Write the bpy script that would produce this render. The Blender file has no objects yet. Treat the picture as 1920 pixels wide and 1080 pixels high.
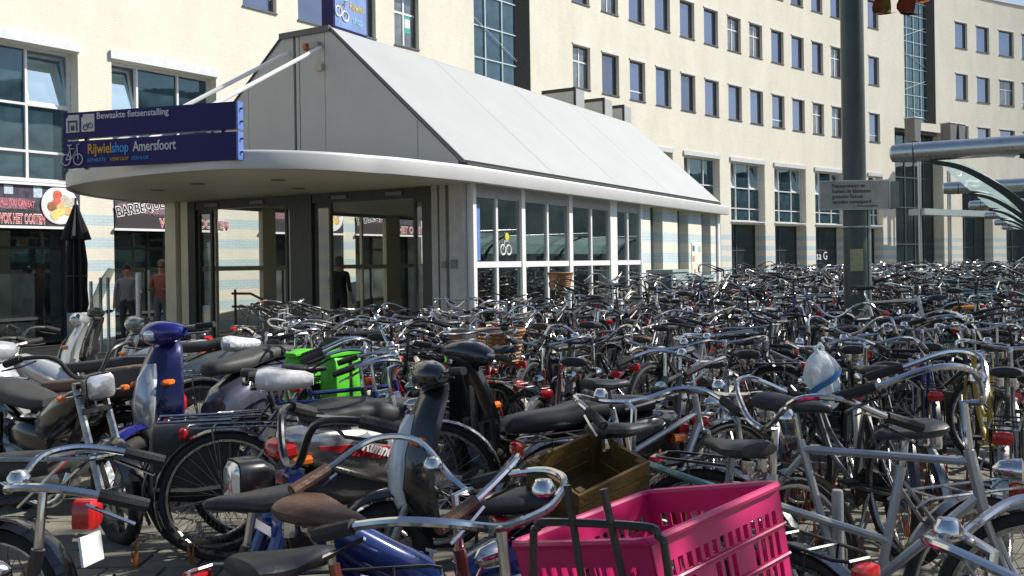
import bpy, bmesh, math, random
from mathutils import Vector, Matrix, Euler
random.seed(7)
RND = random.Random(11)
R = math.radians
SC = bpy.context.scene
COL = SC.collection

# ------------------------------------------------------------------ camera
cam = bpy.data.cameras.new('camera')
cam.sensor_fit = 'HORIZONTAL'; cam.sensor_width = 36.0
cam.lens = 1750.0 / 1920.0 * 36.0
cam.shift_y = -44.6 / 1920.0
cam.clip_start = 0.05; cam.clip_end = 900
cam_o = bpy.data.objects.new('camera', cam); COL.objects.link(cam_o)
cam_o.matrix_world = Matrix.Translation((0, 0, 1.55)) @ Matrix.Rotation(R(90), 4, 'X') @ Matrix.Rotation(-0.015, 4, 'Z')
SC.camera = cam_o

# ------------------------------------------------------------------ sky, sun, exposure
SUN_EL, SUN_AZ = R(42), math.atan2(0.975, 0.22)
world = bpy.data.worlds.new('World'); SC.world = world; world.use_nodes = True
wn = world.node_tree.nodes; wl = world.node_tree.links
bg = wn['Background']
sky = wn.new('ShaderNodeTexSky'); sky.sky_type = 'NISHITA'; sky.sun_disc = False
sky.sun_elevation = SUN_EL; sky.sun_rotation = SUN_AZ
sky.air_density = 1.0; sky.dust_density = 1.0; sky.ozone_density = 1.0
wl.new(sky.outputs[0], bg.inputs[0]); bg.inputs[1].default_value = 0.09
sun = bpy.data.lights.new('sun', 'SUN'); sun.energy = 5.0; sun.angle = R(0.53); sun.color = (1.0, 0.955, 0.88)
sun_o = bpy.data.objects.new('sun', sun); COL.objects.link(sun_o)
sun_dir = Vector((math.sin(SUN_AZ) * math.cos(SUN_EL), math.cos(SUN_AZ) * math.cos(SUN_EL), math.sin(SUN_EL)))
sun_o.rotation_euler = sun_dir.to_track_quat('Z', 'Y').to_euler()
sun_o.location = sun_dir * 100
vs = SC.view_settings
vs.view_transform = 'Standard'; vs.look = 'None'; vs.exposure = 0.5; vs.gamma = 1.0; vs.use_curve_mapping = False
SC.cycles.max_bounces = 8; SC.cycles.transparent_max_bounces = 16
SC.cycles.sample_clamp_indirect = 6.0

# ------------------------------------------------------------------ mesh helpers
class MB:
    def __init__(s): s.v = []; s.f = []; s.m = []; s.s = []; s.uv = None
    def add(s, vs, fs, m=0, smooth=True):
        o = len(s.v); s.v.extend([tuple(p) for p in vs])
        for f in fs: s.f.append([i + o for i in f]); s.m.append(m); s.s.append(smooth)
    def box(s, c, size, m=0, rot=None, bevel=0):
        hx, hy, hz = size[0] / 2, size[1] / 2, size[2] / 2
        vs = [Vector((x, y, z)) for x in (-hx, hx) for y in (-hy, hy) for z in (-hz, hz)]
        if rot is not None: vs = [rot @ p for p in vs]
        c = Vector(c)
        s.add([p + c for p in vs], [(0, 1, 3, 2), (4, 6, 7, 5), (0, 4, 5, 1), (2, 3, 7, 6), (0, 2, 6, 4), (1, 5, 7, 3)], m, False)
    def bx(s, x0, x1, y0, y1, z0, z1, m=0): s.box(((x0 + x1) / 2, (y0 + y1) / 2, (z0 + z1) / 2), (abs(x1 - x0), abs(y1 - y0), abs(z1 - z0)), m)
    def loft(s, rings, m=0, caps=True, closed=False, smooth=True):
        n = len(rings[0]); vs = [p for r in rings for p in r]; fs = []
        k = len(rings)
        for i in range(k if closed else k - 1):
            a, b = i * n, ((i + 1) % k) * n
            for j in range(n): fs.append((a + j, a + (j + 1) % n, b + (j + 1) % n, b + j))
        if caps and not closed: fs.append(tuple(range(n - 1, -1, -1))); fs.append(tuple(range((k - 1) * n, k * n)))
        s.add(vs, fs, m, smooth)
    def tube(s, pts, r, n=6, m=0, caps=True, closed=False):
        pts = [Vector(p) for p in pts]; k = len(pts)
        rr = r if isinstance(r, (list, tuple)) else [r] * k
        rings = []; up = None
        for i, p in enumerate(pts):
            a = pts[(i - 1) % k] if (closed or i > 0) else p
            b = pts[(i + 1) % k] if (closed or i < k - 1) else p
            t = (b - a)
            if t.length < 1e-9: t = Vector((0, 0, 1))
            t.normalize()
            if up is None:
                up = Vector((0, 0, 1)) if abs(t.z) < 0.9 else Vector((1, 0, 0))
            x = t.cross(up)
            if x.length < 1e-6: x = t.cross(Vector((0, 1, 0)))
            x.normalize(); y = x.cross(t); y.normalize(); up = y
            rings.append([p + (x * math.cos(q) + y * math.sin(q)) * rr[i] for q in [2 * math.pi * j / n for j in range(n)]])
        s.loft(rings, m, caps, closed)
    def torus(s, c, ax, Rr, r, N=28, n=6, m=0, a0=0, a1=2 * math.pi, flat=1.0):
        # ring in the plane normal to ax ('y' for wheels)
        full = abs(a1 - a0 - 2 * math.pi) < 1e-6
        rings = []
        for i in range(N if full else N + 1):
            q = a0 + (a1 - a0) * i / N
            rad = Vector((math.cos(q), 0, math.sin(q))); oth = Vector((0, 1, 0))
            if ax == 'z': rad = Vector((math.cos(q), math.sin(q), 0)); oth = Vector((0, 0, 1))
            if ax == 'x': rad = Vector((0, math.cos(q), math.sin(q))); oth = Vector((1, 0, 0))
            rings.append([Vector(c) + rad * (Rr + r * math.cos(t)) + oth * (r * flat * math.sin(t)) for t in [2 * math.pi * j / n for j in range(n)]])
        s.loft(rings, m, True, full)
    def lathe(s, c, prof, N=16, m=0, ax='z'):
        rings = []
        for r, h in prof:
            ring = []
            for j in range(N):
                q = 2 * math.pi * j / N; a, b = r * math.cos(q), r * math.sin(q)
                ring.append(Vector(c) + (Vector((a, b, h)) if ax == 'z' else Vector((a, h, b)) if ax == 'y' else Vector((h, a, b))))
            rings.append(ring)
        s.loft(rings, m, True)
    def sell(s, secs, n=12, m=0, ax='x', ex=2.6):
        # superellipse loft: secs = (pos, cy, cz, half_w, half_h)
        rings = []
        for (p, cy, cz, hw, hh) in secs:
            ring = []
            for j in range(n):
                q = 2 * math.pi * (j + .5) / n; cq, sq = math.cos(q), math.sin(q)
                y = math.copysign(abs(cq) ** (2 / ex), cq) * hw + cy; z = math.copysign(abs(sq) ** (2 / ex), sq) * hh + cz
                ring.append((p, y, z) if ax == 'x' else (z, y, p) if ax == 'z' else (y, p, z))
            rings.append([Vector(q) for q in ring])
        s.loft(rings, m, True)
    def prism(s, poly, vec, m=0, smooth=False):
        vec = Vector(vec); a = [Vector(p) for p in poly]; b = [p + vec for p in a]
        s.loft([a, b], m, True, False, smooth)
    def xf(s, M):
        s.v = [tuple(M @ Vector(p)) for p in s.v]; return s
    def mesh(s, name, mats):
        me = bpy.data.meshes.new(name); me.from_pydata(s.v, [], s.f)
        for mt in mats: me.materials.append(mt)
        me.polygons.foreach_set('material_index', s.m); me.polygons.foreach_set('use_smooth', s.s)
        bm = bmesh.new(); bm.from_mesh(me); bmesh.ops.recalc_face_normals(bm, faces=bm.faces); bm.to_mesh(me); bm.free()
        if any(s.s):
            try: me.set_sharp_from_angle(angle=R(42))
            except Exception: pass
        me.update(); return me
    def obj(s, name, mats, parent=None, **k):
        if not isinstance(mats, (list, tuple)): mats = [mats]
        return put(name, s.mesh(name, mats), parent, **k)

def put(name, me, parent=None, loc=None, rot=None, kind=None, label=None, cat=None, group=None, mats=None, M=None):
    o = bpy.data.objects.new(name, me); COL.objects.link(o)
    if parent: o.parent = parent
    if M is not None: o.matrix_local = M
    if loc is not None: o.location = loc
    if rot is not None: o.rotation_euler = rot
    if kind: o['kind'] = kind
    if label: o['label'] = label
    if cat: o['category'] = cat
    if group: o['group'] = group
    if mats:
        for i, mt in enumerate(mats):
            if mt is not None and i < len(o.material_slots):
                o.material_slots[i].link = 'OBJECT'; o.material_slots[i].material = mt
    return o
def thing(name, label, cat, loc=(0, 0, 0), rz=0, group=None, rot=None):
    o = put(name, None, None, loc=loc, rot=rot or (0, 0, rz), label=label, cat=cat, group=group)
    o.empty_display_size = 0.1; return o
def cr(pts, k=6):
    P = [Vector(p) for p in pts]; out = []
    for i in range(len(P) - 1):
        a = P[i - 1] if i else P[0] * 2 - P[1]; b, c = P[i], P[i + 1]; d = P[i + 2] if i + 2 < len(P) else P[-1] * 2 - P[-2]
        for j in range(k):
            t = j / k
            out.append(0.5 * ((2 * b) + (c - a) * t + (2 * a - 5 * b + 4 * c - d) * t * t + (3 * b - a - 3 * c + d) * t ** 3))
    out.append(P[-1]); return out
def arc(c, r, a0, a1, n, y=0): return [Vector((c[0] + r * math.cos(R(a0 + (a1 - a0) * i / n)), y, c[1] + r * math.sin(R(a0 + (a1 - a0) * i / n)))) for i in range(n + 1)]

# ------------------------------------------------------------------ materials
_M = {}
def mat(name, col, rough=0.5, metal=0.0, var=0.12, scale=8.0, bump=0.0, bscale=60.0, spec=0.5, coat=0.0, rvar=0.0):
    if name in _M: return _M[name]
    m = bpy.data.materials.new(name); m.use_nodes = True; nt = m.node_tree; b = nt.nodes['Principled BSDF']
    b.inputs['Roughness'].default_value = rough; b.inputs['Metallic'].default_value = metal
    b.inputs['Specular IOR Level'].default_value = spec; b.inputs['Coat Weight'].default_value = coat; b.inputs['Coat Roughness'].default_value = 0.08
    tc = nt.nodes.new('ShaderNodeTexCoord')
    nz = nt.nodes.new('ShaderNodeTexNoise'); nz.inputs['Scale'].default_value = scale; nz.inputs['Detail'].default_value = 5; nz.inputs['Roughness'].default_value = 0.65
    nt.links.new(tc.outputs['Object'], nz.inputs['Vector'])
    mr = nt.nodes.new('ShaderNodeMapRange'); mr.inputs[1].default_value = 0.3; mr.inputs[2].default_value = 0.7; mr.inputs[3].default_value = 1 - var; mr.inputs[4].default_value = 1 + var
    nt.links.new(nz.outputs[0], mr.inputs[0])
    mx = nt.nodes.new('ShaderNodeVectorMath'); mx.operation = 'SCALE'; mx.inputs[0].default_value = col[:3]
    nt.links.new(mr.outputs[0], mx.inputs['Scale']); nt.links.new(mx.outputs[0], b.inputs['Base Color'])
    if rvar:
        r2 = nt.nodes.new('ShaderNodeMapRange'); r2.inputs[1].default_value = 0.35; r2.inputs[2].default_value = 0.7
        r2.inputs[3].default_value = max(0.02, rough - rvar); r2.inputs[4].default_value = rough + rvar
        nt.links.new(nz.outputs[0], r2.inputs[0]); nt.links.new(r2.outputs[0], b.inputs['Roughness'])
    if bump:
        n2 = nt.nodes.new('ShaderNodeTexNoise'); n2.inputs['Scale'].default_value = bscale; n2.inputs['Detail'].default_value = 3
        nt.links.new(tc.outputs['Object'], n2.inputs['Vector'])
        bp = nt.nodes.new('ShaderNodeBump'); bp.inputs['Strength'].default_value = bump; bp.inputs['Distance'].default_value = 0.01
        nt.links.new(n2.outputs[0], bp.inputs['Height']); nt.links.new(bp.outputs[0], b.inputs['Normal'])
    _M[name] = m; return m
def glass_thin(name, tint, ior=1.5, base=0.0, rough=0.0):
    if name in _M: return _M[name]
    m = bpy.data.materials.new(name); m.use_nodes = True; nt = m.node_tree; nt.nodes.clear()
    out = nt.nodes.new('ShaderNodeOutputMaterial'); mix = nt.nodes.new('ShaderNodeMixShader')
    tr = nt.nodes.new('ShaderNodeBsdfTransparent'); tr.inputs[0].default_value = (*tint, 1)
    gl = nt.nodes.new('ShaderNodeBsdfGlossy'); gl.inputs['Roughness'].default_value = rough; gl.inputs[0].default_value = (.95, .97, 1, 1)
    lw = nt.nodes.new('ShaderNodeLayerWeight'); lw.inputs[0].default_value = .5
    pw = nt.nodes.new('ShaderNodeMath'); pw.operation = 'POWER'; pw.inputs[1].default_value = 5.0; nt.links.new(lw.outputs['Facing'], pw.inputs[0])
    ad = nt.nodes.new('ShaderNodeMath'); ad.operation = 'MULTIPLY_ADD'; ad.inputs[1].default_value = .9; ad.inputs[2].default_value = base + .04 * (ior - 1) / .5; ad.use_clamp = True
    nt.links.new(pw.outputs[0], ad.inputs[0]); nt.links.new(ad.outputs[0], mix.inputs[0])
    nt.links.new(tr.outputs[0], mix.inputs[1]); nt.links.new(gl.outputs[0], mix.inputs[2]); nt.links.new(mix.outputs[0], out.inputs[0])
    _M[name] = m; return m
def glass_solid(name, inner, tint, base, wav=0.004, rough=0.02):
    # opaque coated window glass: dim room behind, coated reflective face
    if name in _M: return _M[name]
    m = bpy.data.materials.new(name); m.use_nodes = True; nt = m.node_tree; nt.nodes.clear()
    out = nt.nodes.new('ShaderNodeOutputMaterial'); mix = nt.nodes.new('ShaderNodeMixShader')
    df = nt.nodes.new('ShaderNodeBsdfDiffuse'); gl = nt.nodes.new('ShaderNodeBsdfGlossy')
    gl.inputs['Roughness'].default_value = rough; gl.inputs[0].default_value = (*tint, 1)
    tc = nt.nodes.new('ShaderNodeTexCoord'); nz = nt.nodes.new('ShaderNodeTexNoise'); nz.inputs['Scale'].default_value = 1.3
    nt.links.new(tc.outputs['Object'], nz.inputs['Vector'])
    rp = nt.nodes.new('ShaderNodeValToRGB'); rp.color_ramp.elements[0].color = (*[c * .35 for c in inner], 1); rp.color_ramp.elements[1].color = (*[c * 1.9 for c in inner], 1)
    rp.color_ramp.elements[0].position = .35; rp.color_ramp.elements[1].position = .75
    nt.links.new(nz.outputs[0], rp.inputs[0]); nt.links.new(rp.outputs[0], df.inputs[0])
    bp = nt.nodes.new('ShaderNodeBump'); bp.inputs['Strength'].default_value = 1; bp.inputs['Distance'].default_value = wav
    nt.links.new(nz.outputs[0], bp.inputs['Height']); nt.links.new(bp.outputs[0], gl.inputs['Normal'])
    fr = nt.nodes.new('ShaderNodeFresnel'); fr.inputs[0].default_value = 1.6
    ad = nt.nodes.new('ShaderNodeMath'); ad.operation = 'ADD'; ad.inputs[1].default_value = base; ad.use_clamp = True
    nt.links.new(fr.outputs[0], ad.inputs[0]); nt.links.new(ad.outputs[0], mix.inputs[0])
    nt.links.new(df.outputs[0], mix.inputs[1]); nt.links.new(gl.outputs[0], mix.inputs[2]); nt.links.new(mix.outputs[0], out.inputs[0])
    _M[name] = m; return m
def brick_mat(name, bands=True):
    # cream brick laid in UV metres; glazed blue bands low down
    if name in _M: return _M[name]
    m = bpy.data.materials.new(name); m.use_nodes = True; nt = m.node_tree; b = nt.nodes['Principled BSDF']; L = nt.links.new
    b.inputs['Roughness'].default_value = 0.85; b.inputs['Specular IOR Level'].default_value = 0.2
    uv = nt.nodes.new('ShaderNodeUVMap'); uv.uv_map = 'UVMap'
    br = nt.nodes.new('ShaderNodeTexBrick'); br.inputs['Scale'].default_value = 1.0
    br.inputs['Brick Width'].default_value = 0.22; br.inputs['Row Height'].default_value = 0.065; br.inputs['Mortar Size'].default_value = 0.006; br.inputs['Mortar Smooth'].default_value = 0.3
    br.inputs['Color1'].default_value = (0.73, 0.70, 0.60, 1); br.inputs['Color2'].default_value = (0.69, 0.655, 0.55, 1); br.inputs['Mortar'].default_value = (0.665, 0.63, 0.535, 1)
    L(uv.outputs[0], br.inputs['Vector'])
    nz = nt.nodes.new('ShaderNodeTexNoise'); nz.inputs['Scale'].default_value = 0.9; nz.inputs['Detail'].default_value = 6; nz.inputs['Roughness'].default_value = .6
    mp = nt.nodes.new('ShaderNodeMapping'); mp.inputs['Scale'].default_value = (1.0, 0.35, 1); L(uv.outputs[0], mp.inputs[0]); L(mp.outputs[0], nz.inputs['Vector'])
    mr = nt.nodes.new('ShaderNodeMapRange'); mr.inputs[1].default_value = .3; mr.inputs[2].default_value = .75; mr.inputs[3].default_value = 0.90; mr.inputs[4].default_value = 1.06; L(nz.outputs[0], mr.inputs[0])
    sc = nt.nodes.new('ShaderNodeVectorMath'); sc.operation = 'SCALE'; L(mr.outputs[0], sc.inputs['Scale'])
    src = br.outputs['Color']
    if bands:
        sx = nt.nodes.new('ShaderNodeSeparateXYZ'); L(uv.outputs[0], sx.inputs[0])
        d = nt.nodes.new('ShaderNodeMath'); d.operation = 'SUBTRACT'; d.inputs[0].default_value = 2.77; L(sx.outputs[1], d.inputs[1])
        md = nt.nodes.new('ShaderNodeMath'); md.operation = 'FLOORED_MODULO'; md.inputs[1].default_value = 0.5; L(d.outputs[0], md.inputs[0])
        lt = nt.nodes.new('ShaderNodeMath'); lt.operation = 'LESS_THAN'; lt.inputs[1].default_value = 0.24; L(md.outputs[0], lt.inputs[0])
        gt = nt.nodes.new('ShaderNodeMath'); gt.operation = 'GREATER_THAN'; gt.inputs[1].default_value = 0.0; L(d.outputs[0], gt.inputs[0])
        an = nt.nodes.new('ShaderNodeMath'); an.operation = 'MULTIPLY'; L(lt.outputs[0], an.inputs[0]); L(gt.outputs[0], an.inputs[1])
        bl = nt.nodes.new('ShaderNodeTexBrick'); bl.inputs['Scale'].default_value = 1.0
        bl.inputs['Brick Width'].default_value = 0.22; bl.inputs['Row Height'].default_value = 0.065; bl.inputs['Mortar Size'].default_value = 0.006
        bl.inputs['Color1'].default_value = (0.52, 0.63, 0.66, 1); bl.inputs['Color2'].default_value = (0.475, 0.59, 0.63, 1); bl.inputs['Mortar'].default_value = (0.42, 0.47, 0.47, 1)
        L(uv.outputs[0], bl.inputs['Vector'])
        mx = nt.nodes.new('ShaderNodeMix'); mx.data_type = 'RGBA'; L(an.outputs[0], mx.inputs[0]); L(br.outputs['Color'], mx.inputs[6]); L(bl.outputs['Color'], mx.inputs[7])
        src = mx.outputs[2]
    L(src, sc.inputs[0]); L(sc.outputs[0], b.inputs['Base Color'])
    bp = nt.nodes.new('ShaderNodeBump'); bp.inputs['Strength'].default_value = 0.3; bp.inputs['Distance'].default_value = 0.006; bp.invert = True
    L(br.outputs['Fac'], bp.inputs['Height']); L(bp.outputs[0], b.inputs['Normal'])
    _M[name] = m; return m

M_black = mat('black_paint', (.012, .012, .013), .28, 0, .3, coat=.4)
M_rubber = mat('rubber', (.018, .018, .018), .75, 0, .3, bump=.3, bscale=90)
M_vinyl = mat('black_vinyl', (.02, .021, .024), .42, 0, .25, bump=.12, bscale=120)
M_chrome = mat('chrome', (.58, .58, .585), .13, 1, .2, rvar=.08, scale=14)
M_steel = mat('worn_steel', (.33, .33, .325), .30, 1, .35, rvar=.14, scale=18)
M_rim = mat('rim_alloy', (.40, .40, .40), .26, 1, .25, rvar=.1, scale=20)
M_spoke = mat('spoke_steel', (.30, .30, .30), .3, 1, .2, scale=20)
M_galv = mat('galvanised', (.45, .46, .47), .5, .85, .2, scale=12)
M_red = mat('red_lens', (.45, .012, .014), .18, 0, .1, coat=.6)
M_orange = mat('orange_lens', (.75, .16, .015), .2, 0, .1, coat=.5)
M_clear = mat('lamp_glass', (.62, .64, .66), .12, .6, .1, coat=.8)
M_brown = mat('brown_leather', (.085, .042, .026), .42, 0, .25, bump=.2, bscale=80)
M_dgrey = mat('dark_grey_plastic', (.045, .047, .05), .5, 0, .2)
M_mgrey = mat('mid_grey_plastic', (.2, .21, .22), .45, 0, .15)
M_white = mat('white_paint', (.80, .80, .79), .35, 0, .06, scale=3)
M_engine = mat('engine_alloy', (.35, .35, .35), .4, .9, .3, scale=25, bump=.3)
# ------------------------------------------------------------------ ground
def ground_material():
    m = bpy.data.materials.new('paved_ground'); m.use_nodes = True; nt = m.node_tree; b = nt.nodes['Principled BSDF']; L = nt.links.new
    b.inputs['Roughness'].default_value = .88
    tc = nt.nodes.new('ShaderNodeTexCoord'); br = nt.nodes.new('ShaderNodeTexBrick'); br.inputs['Scale'].default_value = 1
    br.inputs['Brick Width'].default_value = .3; br.inputs['Row Height'].default_value = .3; br.inputs['Mortar Size'].default_value = .006
    br.inputs['Color1'].default_value = (.16, .15, .12, 1); br.inputs['Color2'].default_value = (.13, .123, .10, 1); br.inputs['Mortar'].default_value = (.06, .056, .045, 1)
    L(tc.outputs['Object'], br.inputs[0])
    nz = nt.nodes.new('ShaderNodeTexNoise'); nz.inputs['Scale'].default_value = 2.2; nz.inputs['Detail'].default_value = 7; L(tc.outputs['Object'], nz.inputs[0])
    mr = nt.nodes.new('ShaderNodeMapRange'); mr.inputs[1].default_value = .3; mr.inputs[2].default_value = .7; mr.inputs[3].default_value = .65; mr.inputs[4].default_value = 1.2; L(nz.outputs[0], mr.inputs[0])
    sc = nt.nodes.new('ShaderNodeVectorMath'); sc.operation = 'SCALE'; L(br.outputs[0], sc.inputs[0]); L(mr.outputs[0], sc.inputs['Scale']); L(sc.outputs[0], b.inputs['Base Color'])
    return m
g = MB(); g.add([(-350, -250, 0), (350, -250, 0), (350, 450, 0), (-350, 450, 0)], [(0, 1, 2, 3)], 0, False)
g.obj('ground', ground_material(), kind='structure')
KA = math.atan2(-.496, .868)            # bearing of the kiosk and of the rack rows
KM = Matrix.Translation((-.649, 14.62, 0)) @ Matrix.Rotation(KA, 4, 'Z')
def K(x, y, z=0): return KM @ Vector((x, y, z))
# pavement of square concrete slabs near the viewer, each slab a piece of its own
pv = put('pavement', None, None, loc=(0, 0, 0), kind='structure')
tm = [mat('concrete_slab_%d' % i, c, .85, 0, .22, 6, .35, 40) for i, c in enumerate([(.165, .155, .122), (.145, .137, .108), (.19, .178, .14), (.13, .124, .10)])]
tb = MB(); q = .1435
tb.loft([[(-q, -q, 0), (q, -q, 0), (q, q, 0), (-q, q, 0)], [(-q, -q, .016), (q, -q, .016), (q, q, .016), (-q, q, .016)], [(-q + .006, -q + .006, .02), (q - .006, -q + .006, .02), (q - .006, q - .006, .02), (-q + .006, q - .006, .02)]], 0, True, False, False)
tme = tb.mesh('slab', [tm[0]])
cnt = 0
for j in range(13):
    for i in range(-12, 15):
        X, Y = i * .3 + (.15 if j % 2 else 0), 4.35 + j * .3
        if abs(X) > Y * .56 + .2 or cnt >= 296: continue
        put('slab', tme, pv, loc=(X, Y, .001 + RND.uniform(0, .003)), rot=(RND.uniform(-.004, .004), RND.uniform(-.004, .004), RND.uniform(-.006, .006)), mats=[RND.choice(tm)]); cnt += 1

# ------------------------------------------------------------------ office building with a curved brick front
def FY(X): return 32.19 + 1.2193 * X - .010326 * X * X
def FT(X):
    t = Vector((1, 1.2193 - .020652 * X, 0)); t.normalize(); return t
def FN(X): t = FT(X); return Vector((t.y, -t.x, 0))
def FP(X, h=0, off=0): n = FN(X); return Vector((X + n.x * off, FY(X) + n.y * off, h))
_sx = [-20.0]; _sl = [0.0]
while _sx[-1] < 46:
    x = _sx[-1]; _sl.append(_sl[-1] + .25 * math.sqrt(1 + (1.2193 - .020652 * x) ** 2)); _sx.append(x + .25)
def FS(X):
    i = max(0, min(len(_sx) - 2, int((X + 20) / .25))); return _sl[i] + (_sl[i + 1] - _sl[i]) * (X - _sx[i]) / .25
bld = thing('office_building', 'long cream brick office building with curved front behind the bicycle park', 'building', FP(-14))
ROOT_INV = Matrix.Translation(FP(-14)).inverted()
M_brick = brick_mat('cream_brick')
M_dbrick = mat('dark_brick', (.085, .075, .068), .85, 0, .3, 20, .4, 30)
M_frame_d = mat('dark_window_frame', (.10, .105, .115), .4, .3, .1)
M_frame_w = mat('white_window_frame', (.72, .73, .74), .35, .2, .08)
M_lintel = mat('zinc_lintel', (.62, .63, .64), .4, .3, .1)
G_blue = glass_solid('sky_window_glass', (.03, .04, .07), (.66, .76, 1.0), .22)
G_teal = glass_solid('teal_window_glass', (.030, .058, .075), (.55, .76, .86), .07)
G_dark = glass_solid('dark_shop_glass', (.020, .027, .028), (.7, .85, .9), .07)
G_lightened = glass_solid('lightened_shop_glass', (.10, .125, .115), (.7, .8, .8), .10)  # lighter shop glass: brightness behind the kiosk is put into its colour
ROOF_H = 18.1
UP = [(-12.6, -11.9), (-10.9, -10.2), (-9.0, -8.35), (-6.7, -6.06), (-5.63, -3.88), (-3.41, -2.76), (2.4, 3.13), (3.63, 4.4), (4.9, 5.65), (6.18, 6.96), (7.49, 8.29), (8.83, 9.65), (10.22, 11.05), (11.59, 12.43), (13.03, 13.88), (14.43, 15.31), (15.9, 16.73), (17.33, 18.2), (18.8, 19.67), (20.28, 21.16),
      (27.79, 28.89), (29.72, 30.89), (31.77, 33.15), (33.9, 35.2), (36, 37.3)]
ROWS = [(8.2, 9.8), (11.43, 13.03), (14.66, 16.26)]
BIG = [(-13.1, -11.35), (-10.98, -9.25), (-8.8, -7.19), (-6.45, -4.72), (-4.45, -2.78), (1.35, 3.1), (3.55, 5.35), (5.6, 6.99), (7.59, 9.63), (10.28, 12.46), (13.1, 15.31), (15.98, 18.29), (20.12, 21.31)]
STRIP1, STRIP2 = (-1.14, .76), (23.28, 25.98)
openings = []
for i, (a, b) in enumerate(UP):
    for (h0, h1) in ROWS: openings.append((a, b, h0, h1, 'up'))
for a, b in BIG:
    openings.append((a, b, 3.44, 6.23, 'big')); openings.append((a, b, 0, 3.3, 'shop'))
openings.append((STRIP1[0], STRIP1[1], 4.2, 17.4, 'strip')); openings.append((STRIP2[0], STRIP2[1], 9.7, 17.4, 'strip'))
openings.append((22.36, 26.55, 0, 9.2, 'porch')); openings.append((28.21, 30.98, 0, 6.2, 'shop2')); openings.append((32.2, 36, 0, 6.2, 'shop2'))
def wall_build():
    xs = sorted(set([-16.0, 40.0] + [o[0] for o in openings] + [o[1] for o in openings])); fine = []
    for a, b in zip(xs, xs[1:]):
        k = max(1, int(math.ceil((b - a) / .9)))
        fine += [a + (b - a) * i / k for i in range(k)]
    fine.append(xs[-1])
    hs = sorted(set([0, ROOF_H] + [o[2] for o in openings] + [o[3] for o in openings]))
    mb = MB(); uvs = []
    def quad(pts, uv): mb.add(pts, [(0, 1, 2, 3)], 0, False); uvs.extend(uv)
    for a, b in zip(fine, fine[1:]):
        for c, d in zip(hs, hs[1:]):
            mx, mh = (a + b) / 2, (c + d) / 2
            if any(o[0] < mx < o[1] and o[2] < mh < o[3] for o in openings): continue
            quad([FP(a, c), FP(b, c), FP(b, d), FP(a, d)], [(FS(a), c), (FS(b), c), (FS(b), d), (FS(a), d)])
    for (a, b, c, d, kd) in openings:
        dp = {'up': -.24, 'big': -.42, 'shop': -.75, 'strip': -.5, 'porch': -.9, 'shop2': -.75}[kd]
        for x in (a, b):
            p, r = FP(x), FP(x) + FN((a + b) / 2) * dp; s = FS(x)
            quad([(p.x, p.y, c), (r.x, r.y, c), (r.x, r.y, d), (p.x, p.y, d)], [(s, c), (s - dp, c), (s - dp, d), (s, d)])
        for h in (c, d):
            n = FN((a + b) / 2) * dp; p, r = FP(a, h), FP(b, h)
            quad([p, r, r + n, p + n], [(FS(a), h), (FS(b), h), (FS(b), h - dp), (FS(a), h - dp)])
    me = bpy.data.meshes.new('wall'); me.from_pydata([tuple(ROOT_INV @ Vector(p)) for p in mb.v], [], mb.f)
    ul = me.uv_layers.new(name='UVMap')
    for i, u in enumerate(uvs): ul.data[i].uv = u
    me.materials.append(M_brick); me.update(); return me
put('wall', wall_build(), bld)
# roof edge and the body behind the front
rb = MB()
ring = [FP(-16 + 56 * i / 40) for i in range(41)]
for a, b in zip(ring, ring[1:]):
    na = Vector((-.75, .66, 0)) * 9
    for (p, q2, off0, off1, z0, z1) in ((a, b, 0, 1, ROOF_H, ROOF_H + .12),):
        A, B = p, q2; n0 = FN(A.x) * .06; n1 = FN(B.x) * .06
        rb.add([A + n0 + Vector((0, 0, z0)), B + n1 + Vector((0, 0, z0)), B + n1 + Vector((0, 0, z1)), A + n0 + Vector((0, 0, z1)), A + na + Vector((0, 0, z1)), B + na + Vector((0, 0, z1)), A + na + Vector((0, 0, 0)), B + na + Vector((0, 0, 0))],
               [(0, 1, 2, 3), (3, 2, 5, 4), (4, 5, 7, 6), (0, 1, 5, 4)], 0, False)
rb.xf(ROOT_INV).obj('roof', M_lintel, bld)

def facade_matrix(a, b, h, off=0):
    A, B = FP(a), FP(b); t = (B - A); w = t.length; t.normalize(); n = Vector((t.y, -t.x, 0))
    o = (A + B) / 2 + n * off + Vector((0, 0, h))
    M = Matrix(((t.x, -n.x, 0, o.x), (t.y, -n.y, 0, o.y), (0, 0, 1, o.z), (0, 0, 0, 1)))
    return ROOT_INV @ M, w
_unit = {}
def pane_mesh(mt):
    if mt.name not in _unit:
        b = MB(); b.bx(-.5, .5, 0, .012, 0, 1); _unit[mt.name] = b.mesh('pane', [mt])
    return _unit[mt.name]
def pane(parent, x0, x1, z0, z1, mt, y=0, tilt=0, name='pane'):
    M = Matrix.Translation(((x0 + x1) / 2, y, z0)) @ Matrix.Rotation(tilt, 4, 'X') @ Matrix.Diagonal((x1 - x0, 1, z1 - z0, 1))
    return put(name, pane_mesh(mt), parent, M=M)
G_var = [glass_solid('sky_window_glass_b', (.03, .035, .045), (.66, .76, 1.0), .14), glass_solid('curtained_glass', (.13, .145, .15), (.8, .9, 1.0), .08)]
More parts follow.
